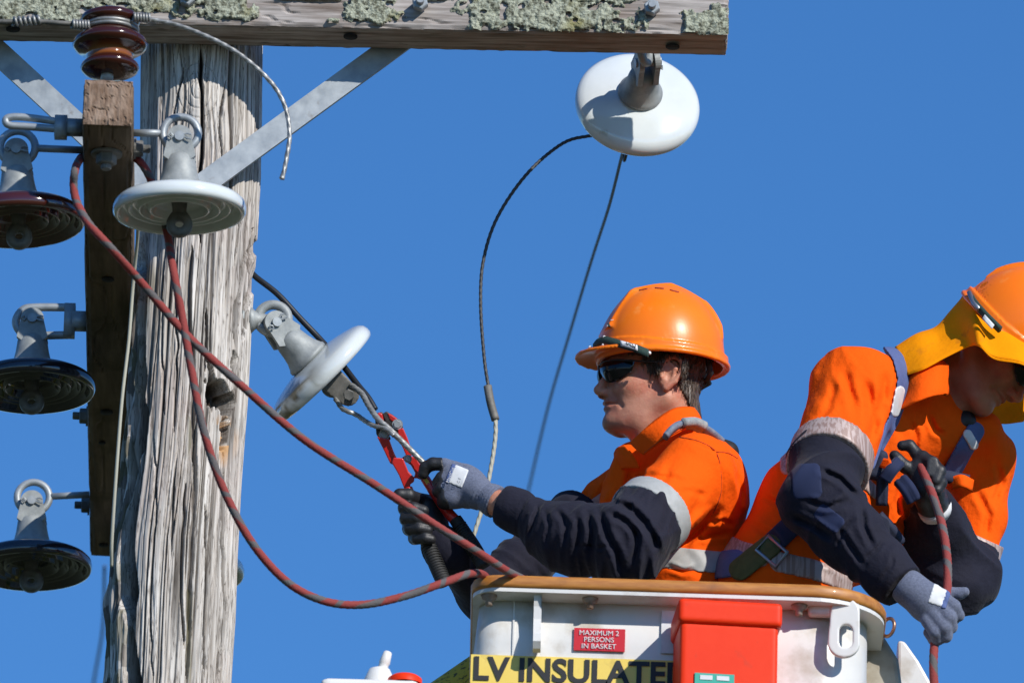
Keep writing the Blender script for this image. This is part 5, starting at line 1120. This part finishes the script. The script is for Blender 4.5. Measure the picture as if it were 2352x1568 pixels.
gl2 = wobj('glove', sdf(g2f, [P(905, 1120, Yf), P(1030, 1270, Yf+.03)], .05, .0028), 'glove_black', P1)
m1 = MB(); q_ = P(1012, 1247, -.01); A_ = frame(P(1014, 1252, -.01)-P(983, 1196, Yf+.03)); lathe(m1, [(.024, -.014), (.028, -.014), (.0285, .008), (.0265, .010), (.024, .010)], 28, q_, A_); wobj('glove_cuff', m1.mesh(), 'glove', gl2)
# -------------------------------------------------- worker 2 (bending over to the right)
P2 = root('person', P(1850, 1340, .0)-EZ*.85, 'worker bending down to the right in orange helmet with amber neck flap, holding a rope', 'person', 'workers in the basket')
YO = .02
hp_ = math.radians(46)
_F = nrm(np.array([math.cos(hp_)*.96, .02, -math.sin(hp_)*.96])); H2 = Frame(P(2252, 793, YO), _F, math.radians(-4))
_F = nrm(np.array([math.cos(math.radians(50)), -.20, -math.sin(math.radians(50))])); G2 = Frame(P(2282, 812, YO-.005), _F, math.radians(6))
hip2 = P(1810, 1345, .02); ft2 = hip2-EZ*.82
necks = [pc(2210, 835, YO+.01, 54, 2150, 915, .05, 50), pc(2235, 885, YO, 30, 2180, 940, .04, 36)]
core2 = U([cap(P(2080, 1000, .07), P(1900, 1160, .05), .07, .07), cap(P(1900, 1160, .05), hip2, .07, .08), cap(P(1980, 905, -.08), P(1885, 1140, -.22), .04, .032), cap(P(1885, 1140, -.22), P(2085, 1345, -.28), .032, .024), cap(P(2255, 1075, .20), P(2225, 1325, .13), .03, .028), cap(P(2225, 1325, .13), P(2145, 1180, .0), .028, .024),
           cap(hip2+np.array([0, -.035, -.12]), ft2+np.array([0, -.07, .06]), .06, .035), cap(hip2+np.array([0, .035, -.12]), ft2+np.array([0, .07, .06]), .06, .035)], .015)
hd2 = add_head(P2, H2, necks, core2, [P(1850, 900, -.3), P(2300, 1350, .3), ft2])
legs(P2, hip2-EZ*.08, ft2, .08)
torso2 = U([pc(1795, 1450, .02, 138, 1800, 1345, .02, 140), pc(1800, 1345, .02, 140, 1880, 1180, .03, 132), pc(1880, 1180, .03, 132, 2000, 1000, .05, 128), pc(2000, 1000, .05, 128, 2110, 960, .06, 92), pc(2130, 1010, .10, 90, 2240, 1075, .19, 66), pc(1962, 888, -.09, 92, 2030, 900, .03, 96), pc(2060, 1100, .10, 90, 1980, 1240, .08, 100), pc(2110, 930, .04, 72, 2190, 985, .07, 45), pc(2140, 1005, .03, 34, 2262, 985, .08, 24), pc(2262, 985, .08, 24, 2280, 1040, .16, 50)], .04)
arm2 = pc(1962, 888, -.09, 92, 1898, 1085, -.19, 86)
farm2 = U([pc(2258, 1075, .20, 62, 2250, 1190, .18, 60), pc(2250, 1190, .18, 60, 2232, 1275, .16, 52)], .02)
ua2 = nrm(P(1893, 1085, -.26)-P(1962, 888, -.07))
cA = P(1900, 1052, -.18)
def shirt2(p):
    d = U([torso2, arm2, farm2], .024)(p)
    d -= .009*folds(p, nrm(P(2100, 1000, 0)-P(1900, 1000, 0)), 22, 4, 43, .04)*np.exp(-np.sum((p-P(1985, 960, -.15).astype(np.float32))**2, axis=1)/.02)
    d -= .004*folds(p, (1, 0, .5), 18, 7, 45, .03)+.010*(fbm(p*6, 3, 47)-.5)
    c = P(1850, 960, -.08).astype(np.float32); dd = nrm(P(1815, 1050, 0)-P(1880, 880, 0)).astype(np.float32); v = (p-c)-((p-c)@dd)[:, None]*dd; d += .002*np.exp(-(v@rv.astype(np.float32))**2/.00006)*(np.abs((p-c)@dd) < .13)*(p[:, 1] < .02)
    return d+crease(p, [([(1940, 850), (1948, 885), (1965, 945)], 9, 8), ([(1985, 862), (1998, 920), (2006, 975), (1998, 1020)], 10, 10), ([(2032, 850), (2030, 905), (2014, 975)], 9, 7), ([(1889, 850), (1872, 905), (1850, 955)], 8, 3), ([(1754, 1143), (1795, 1156), (1840, 1160)], 6, 7),
        ([(1720, 1200), (1770, 1225), (1800, 1260)], 7, 6), ([(2090, 960), (2105, 1000), (2100, 1045)], 6, 7), ([(2130, 950), (2150, 990), (2170, 1000)], 6, 8), ([(1885, 1290), (1925, 1300), (1950, 1325)], 6, 7), ([(2240, 1120), (2270, 1180), (2262, 1240)], 7, 7), ([(2290, 1060), (2300, 1110), (2280, 1160)], 6, 6), ([(1915, 880), (1905, 930), (1880, 965)], 6, 5), ([(2075, 1110), (2060, 1150), (2070, 1200)], 6, 8)])
def orange2(p): return np.maximum(shirt2(p), np.minimum(((p-cA.astype(np.float32))@ua2.astype(np.float32))+.014, np.minimum(torso2(p), farm2(p))-.022))
wobj('shirt', sdf(orange2, [P(1650, 1480, .0), P(2330, 1480, .3), P(1950, 790, -.3)], .03, .0048), 'orange', P2)
t1 = inter(off(lambda p: arm2(p)-.006, .003), slab(cA+ua2*.002, ua2, .0225)); tp2 = wobj('sleeve_tape', sdf(t1, [cA], .13, .0034), 'ribtape', P2)
sl = U([pc(1900, 1060, -.18, 84, 1880, 1150, -.23, 78), pc(1880, 1150, -.23, 78, 1960, 1235, -.26, 66), pc(1960, 1235, -.26, 66, 2040, 1315, -.28, 44), pc(2040, 1315, -.28, 44, 2078, 1345, -.285, 40)], .03)
fa2 = nrm(P(2078, 1345, -.285)-P(1880, 1150, -.23))
def slv(p):
    d = sl(p)-.012*folds(p, nrm(fa2+.3*ua2), 20, 5, 51, .04)-.010*(fbm(p*9, 2, 53)-.5)
    d += crease(p, [([(1885, 1080), (1930, 1100), (1972, 1145)], 6, 9), ([(1818, 1185), (1865, 1205), (1918, 1240)], 7, 10), ([(1975, 1160), (1985, 1210), (2008, 1262)], 6, 8), ([(2030, 1240), (2010, 1265), (1984, 1293)], 4, 5), ([(1850, 1150), (1900, 1165), (1950, 1150)], 6, 7), ([(1925, 1210), (1950, 1250), (1985, 1300)], 6, 7), ([(1960, 1190), (1930, 1225), (1925, 1260)], 5, 6), ([(2050, 1270), (2045, 1300), (2020, 1340)], 4, 4)])
    return np.maximum(np.maximum(d, -((p-cA.astype(np.float32))@ua2.astype(np.float32))), (p-P(2078, 1345, -.285).astype(np.float32))@fa2.astype(np.float32))
s2o = wobj('sleeve', sdf(slv, [P(1820, 1040, -.2), P(1850, 1230, -.25), P(2090, 1370, -.29)], .08, .004), 'navy', P2)
wobj('elbow_patch', view_patch(slv, 1853, 1105, -.30, 33, 40, .06, .0015, .003, .05, .012), 'navyblue', s2o)
wobj('elbow_patch', view_patch(slv, 1905, 1190, -.32, 20, 34, .9, .0015, .003, .05, .010), 'navyblue', s2o)
# far sleeve
sf = U([pc(2242, 1225, .17, 52, 2232, 1330, .13, 50), pc(2232, 1330, .13, 50, 2190, 1340, .10, 62), pc(2225, 1330, .12, 60, 2160, 1215, .02, 50), pc(2160, 1215, .02, 50, 2142, 1165, -.02, 42), pc(2190, 1340, .1, 62, 2120, 1230, .06, 50)], .03)
def slf(p): return np.maximum(sf(p)-.010*folds(p, (0.2, 0, 1), 22, 5, 57, .04), np.where(p[:, 0] > P(2212, 1262, .17)[0], (p-P(2243, 1262, .17).astype(np.float32))@nrm(np.array([.3, 0, 1])).astype(np.float32), -1.))
wobj('sleeve', sdf(slf, [P(2120, 1150, 0), P(2280, 1400, .15)], .08, .0045), 'navy', P2)
t1 = inter(off(lambda p: farm2(p), .012), slab(P(2246, 1255, .17), nrm(uv+.45*rv), .02)); wobj('sleeve_tape', sdf(t1, [P(2246, 1255, .17)], .09, .0035), 'ribtape', P2)
# body tape: hem and back
wobj('waist_tape', strip(shirt2, [(1790, 1290, -.12), (1870, 1308, -.12), (1935, 1330, -.10), (1995, 1362, -.08)], 46, .0035, .004), 'ribtape', P2)
wobj('waist_tape', strip(shirt2, [(1668, 1252, -.06), (1700, 1266, -.08), (1745, 1278, -.10)], 48, .0035, .004), 'ribtape', P2)
wobj('back_tape', strip(shirt2, [(1812, 1010, -.02), (1806, 1075, -.03)], 30, .0035, .004), 'ribtape', P2)
wobj('chest_tape', strip(shirt2, [(1985, 1105, -.06), (2015, 1135, -.06)], 26, .0035, .004), 'ribtape', P2)
# harness
wobj('harness_strap', strip(shirt2, [(2042, 792, -.02), (2062, 822, -.05), (2074, 868, -.08), (2070, 915, -.09), (2052, 965, -.1), (2024, 1015, -.1), (2000, 1062, -.1)], 30, .005, .0032), 'web_blue', P2)
wobj('harness_tag', strip(shirt2, [(2066, 898, -.09), (2056, 945, -.1)], 25, .007, .003), 'tagwhite', P2)
wobj('harness_strap', strip(shirt2, [(2238, 990, .06), (2215, 1030, .06), (2188, 1085, .06)], 44, .005, .0035), 'web_blue', P2)
wobj('harness_tag', strip(shirt2, [(2220, 996, .06), (2236, 1022, .06)], 22, .008, .003), 'tagwhite', P2)
wobj('harness_belt', strip(shirt2, [(1640, 1300, -.05), (1690, 1292, -.1)], 60, .007, .004), 'web_blue', P2)
wobj('harness_belt', strip(shirt2, [(1700, 1308, -.12), (1740, 1275, -.12), (1770, 1252, -.12)], 50, .008, .0035), 'web_green', P2)
wobj('harness_belt', strip(shirt2, [(1775, 1248, -.12), (1815, 1210, -.12), (1860, 1180, -.12)], 50, .006, .0035), 'web_dark', P2)
m1 = MB(); bq = [(1738, 1262), (1765, 1230), (1808, 1268), (1782, 1302)]; 
cyl = []
for (a_, b_) in bq:
    k_ = ray(a_, b_); tt = np.linspace(19.0, 20.5, 900); W_ = (CAM+k_[None]*tt[:, None]).astype(np.float32); dd = shirt2(W_); i_ = int(np.argmax(dd < .012)); cyl.append(W_[i_].astype(float))
tube(m1, catmull(cyl+[cyl[0]], 4)[:-1] if False else cyl, .0042, 8, closed=True); wobj('belt_buckle', m1.mesh(), 'buckle', P2)
# gear at the chest
f = U([cap(P(1995, 1045, -.13), P(2000, 1085, -.13), .014), cap(P(2025, 1048, -.14), P(2015, 1090, -.13), .013)], .006); wobj('chest_loop', sdf(f, [P(2010, 1065, -.13)], .06, .003), 'web_dark', P2)
wobj('harness_loop', net([[P(2024, 1052, -.14), P(2044, 1056, -.165), P(2050, 1075, -.16)], [P(2020, 1072, -.145), P(2036, 1078, -.16), P(2046, 1092, -.15)]], 5, 4, .004), 'orange', P2)
for a_, b_, wd, mt in (((2032, 1102, -.15), (2066, 1060, -.15), .013, 'navyblue'), ((2068, 1102, -.13), (2100, 1150, -.13), .016, 'navyblue'), ((2028, 1060, -.13), (2025, 1160, -.11), .012, 'web_dark'), ((2010, 1190, -.1), (2060, 1250, -.06), .02, 'web_dark')):
    m1 = MB(); tube(m1, catmull([P(*a_), (P(*a_)+P(*b_))/2-np.array([0, .01, 0]), P(*b_)], 6), wd, 12, fn=lambda i, th: .35+.65*abs(math.cos(th)), flat=nrm(np.cross(P(*b_)-P(*a_), dv))); wobj('harness_strap', m1.mesh(), mt, P2)
wobj('harness_loop', net([[P(2180, 1098, -.02), P(2208, 1090, -.035), P(2236, 1102, -.02)], [P(2188, 1124, -.02), P(2212, 1118, -.04), P(2232, 1128, -.02)]], 5, 4, .004), 'orange', P2)
m1 = MB(); tube(m1, [P(2120, 1090, -.04), P(2180, 1095, -.02), P(2225, 1105, -.02)], .014, 10, fn=lambda i, th: .5+.5*abs(math.cos(th))); wobj('harness_strap', m1.mesh(), 'web_dark', P2)
# collar
cr = [[P(2080, 852, -.055), P(2110, 838, -.08), P(2150, 822, -.08), P(2178, 840, -.07)], [P(2075, 905, -.07), P(2110, 895, -.115), P(2150, 885, -.11), P(2178, 900, -.08)], [P(2068, 940, -.08), P(2100, 925, -.12), P(2140, 910, -.12), P(2172, 905, -.09)]]
wobj('collar', net(cr, 6, 5, .004), 'orange', P2)
# helmet, flap, glasses
he2 = make_helmet(P2, G2)
m1 = MB(); tube(m1, catmull([P(2228, 672, -.03), P(2236, 692, -.09), P(2262, 722, -.13), P(2297, 757, -.145)], 6), .0085, 10, fn=lambda i, th: .4+.6*abs(math.cos(th))); wobj('goggle_strap', m1.mesh(), 'strap_green', he2)
m1 = MB(); tube(m1, [P(2226, 672, -.07), P(2236, 694, -.10), P(2248, 710, -.125)], .005, 8); wobj('strap_clip', m1.mesh(), 'buckle', he2)
wobj('strap_label', net([[P(2262, 722, -.145), P(2284, 746, -.150)], [P(2256, 732, -.145), P(2278, 756, -.150)]], 3, 3, .0015), 'tagwhite', he2)
rows = [[P(2070, 812, .07), P(2056, 798, .0), P(2068, 826, -.045), P(2084, 860, -.085)],
        [P(2112, 785, .08), P(2104, 768, .0), P(2114, 800, -.055), P(2122, 847, -.105)],
        [P(2158, 770, .09), P(2150, 751, .0), P(2163, 782, -.050), P(2172, 820, -.10)],
        [P(2196, 735, .09), P(2184, 714, .0), P(2202, 750, -.055), P(2226, 795, -.105)],
        [P(2218, 712, .09), P(2206, 690, .0), P(2236, 738, -.105), P(2250, 795, -.150)],
        [P(2236, 690, .09), P(2224, 668, .0), P(2252, 722, -.092), P(2284, 824, -.150)],
        [P(2280, 680, .09), P(2270, 660, .0), P(2310, 750, -.10), P(2352, 838, -.150)],
        [P(2330, 700, .09), P(2330, 680, .0), P(2380, 800, -.10), P(2410, 880, -.13)]]
wobj('neck_flap', net(rows, 8, 8, .003), 'flap', he2)
m1 = MB(); tube(m1, catmull([r_[-1] for r_ in rows], 8), .0016, 6); tube(m1, catmull([r_[-1]*.93+r_[-2]*.07-dv*.003 for r_ in rows], 8), .0008, 5); wobj('flap_hem', m1.mesh(), 'flap', he2)
rows = [[P(2290, 915, .10), P(2330, 900, .14), P(2380, 880, .16)], [P(2268, 940, .09), P(2310, 935, .14), P(2380, 930, .16)], [P(2262, 955, .09), P(2300, 972, .12), P(2350, 968, .14)]]
wobj('neck_flap', net(rows, 8, 8, .003), 'flap', he2)
glasses(P2, H2)
def hair2(p):
    q = H2.loc(p).astype(np.float32); return np.maximum(hd2(p)-.004, np.maximum(np.maximum(q[:, 0]+.03, -.04-q[:, 1]), q[:, 1]-.06))
wobj('hair', sdf(hair2, bbox_local(H2, (-.12, -.06, -.09), (.09, .12, .09)), .004, .004), 'hair', P2)
f = cap(P(2175, 985, .035), P(2215, 968, .035), .030, .024); wobj('undershirt', sdf(f, [P(2190, 970, .03)], .08, .004), 'black', P2)
# near glove gripping the hanging rope
Yg = -.30
pm = U([ell(P(2138, 1392, Yg-.004), (46*S, 40*S, .021), vaxes(-.75)), pc(2088, 1350, Yg, 40, 2120, 1375, Yg, 40)], .018)
fg = U([finger([(2165, 1372, Yg-.012), (2190, 1392, Yg-.014), (2200, 1412, Yg-.002), (2190, 1420, Yg+.022), (2170, 1410, Yg+.034)], [16, 15, 13, 12, 11]),
        finger([(2158, 1392, Yg-.014), (2180, 1418, Yg-.018), (2184, 1438, Yg-.004), (2172, 1442, Yg+.022), (2155, 1428, Yg+.034)], [16, 15, 14, 12, 11]),
        finger([(2146, 1412, Yg-.014), (2168, 1440, Yg-.017), (2172, 1460, Yg-.004), (2160, 1460, Yg+.022), (2144, 1445, Yg+.034)], [16, 15, 14, 12, 11]),
        finger([(2130, 1425, Yg-.010), (2148, 1452, Yg-.014), (2154, 1468, Yg), (2144, 1468, Yg+.02), (2132, 1452, Yg+.03)], [14, 13, 12, 11, 10]),
        finger([(2150, 1370, Yg+.015), (2180, 1362, Yg+.024), (2204, 1362, Yg+.022), (2216, 1358, Yg+.018)], [15, 13, 12, 10])], .003)
gs = U([pm, fg], .007); cdn = nrm(P(2138, 1392, Yg)-P(2070, 1340, Yg))
def gf(p): return np.maximum(gs(p)-.0025*fbm(p*30, 2, 81), -((p-P(2072, 1340, Yg+.01).astype(np.float32))@cdn.astype(np.float32)))
gn = wobj('glove', sdf(gf, [P(2060, 1320, Yg), P(2220, 1480, Yg+.03)], .04, .003), 'glove', P2)
wobj('glove_tag', view_patch(gf, 2158, 1368, Yg-.04, 20, 22, -.35, .0016, .0024), 'tagwhite', gn)
wobj('glove_tag_band', view_patch(gf, 2174, 1375, Yg-.04, 6, 22, -.35, .0022, .0024), 'web_blue', gn)
# far glove, palm side, the rope running through it
Yk = -.10
pm = U([ell(P(2125, 1105, Yk), (38*S, 52*S, .020), vaxes(.25)), pc(2130, 1125, Yk, 36, 2146, 1165, -.03, 36)], .016)
fg = U([finger([(2120, 1065, Yk), (2105, 1042, Yk-.01), (2090, 1022, Yk-.012), (2072, 1023, Yk-.012)], [14, 13, 12, 11]),
        finger([(2100, 1085, Yk), (2080, 1072, Yk-.01), (2062, 1055, Yk-.012), (2055, 1046, Yk-.012)], [14, 14, 12, 11]),
        finger([(2105, 1070, Yk-.008), (2120, 1050, Yk-.016), (2142, 1062, Yk-.030), (2140, 1082, Yk-.036)], [15, 14, 13, 12]),
        finger([(2118, 1080, Yk-.008), (2140, 1062, Yk-.016), (2158, 1082, Yk-.026), (2150, 1104, Yk-.030)], [15, 14, 13, 11]),
        finger([(2130, 1100, Yk-.008), (2152, 1088, Yk-.012), (2162, 1108, Yk-.02), (2152, 1126, Yk-.024)], [14, 13, 12, 11])], .003)
gs2 = U([pm, fg], .007); cd2 = nrm(P(2146, 1165, -.03)-P(2125, 1105, Yk))
def gf2(p): return np.maximum(gs2(p)-.0025*fbm(p*30, 2, 91), (p-P(2148, 1172, -.03).astype(np.float32))@cd2.astype(np.float32))
gk = wobj('glove', sdf(gf2, [P(2040, 1005, Yk), P(2180, 1190, Yk+.03)], .04, .003), 'glove_black', P2)
m1 = MB(); lathe(m1, [(.030, -.012), (.0355, -.012), (.036, .006), (.030, .006)], 28, P(2148, 1168, -.03), frame(cd2)); wobj('glove_cuff', m1.mesh(), 'tagwhite', gk)
m1 = MB()
rope([P(2112, 1065, Yk-.012), P(2121, 1085, Yk-.032), P(2140, 1130, Yk-.055), P(2160, 1190, -.20), P(2172, 1250, -.25), P(2177, 1310, -.275), P(2174, 1365, Yg+.012), P(2160, 1410, Yg+.016), P(2149, 1460, Yg+.012), P(2144, 1520, Yg), P(2147, 1600, Yg), P(2150, 1700, Yg)], 'red and grey rope hanging through both gloves of the bending worker', .0085)
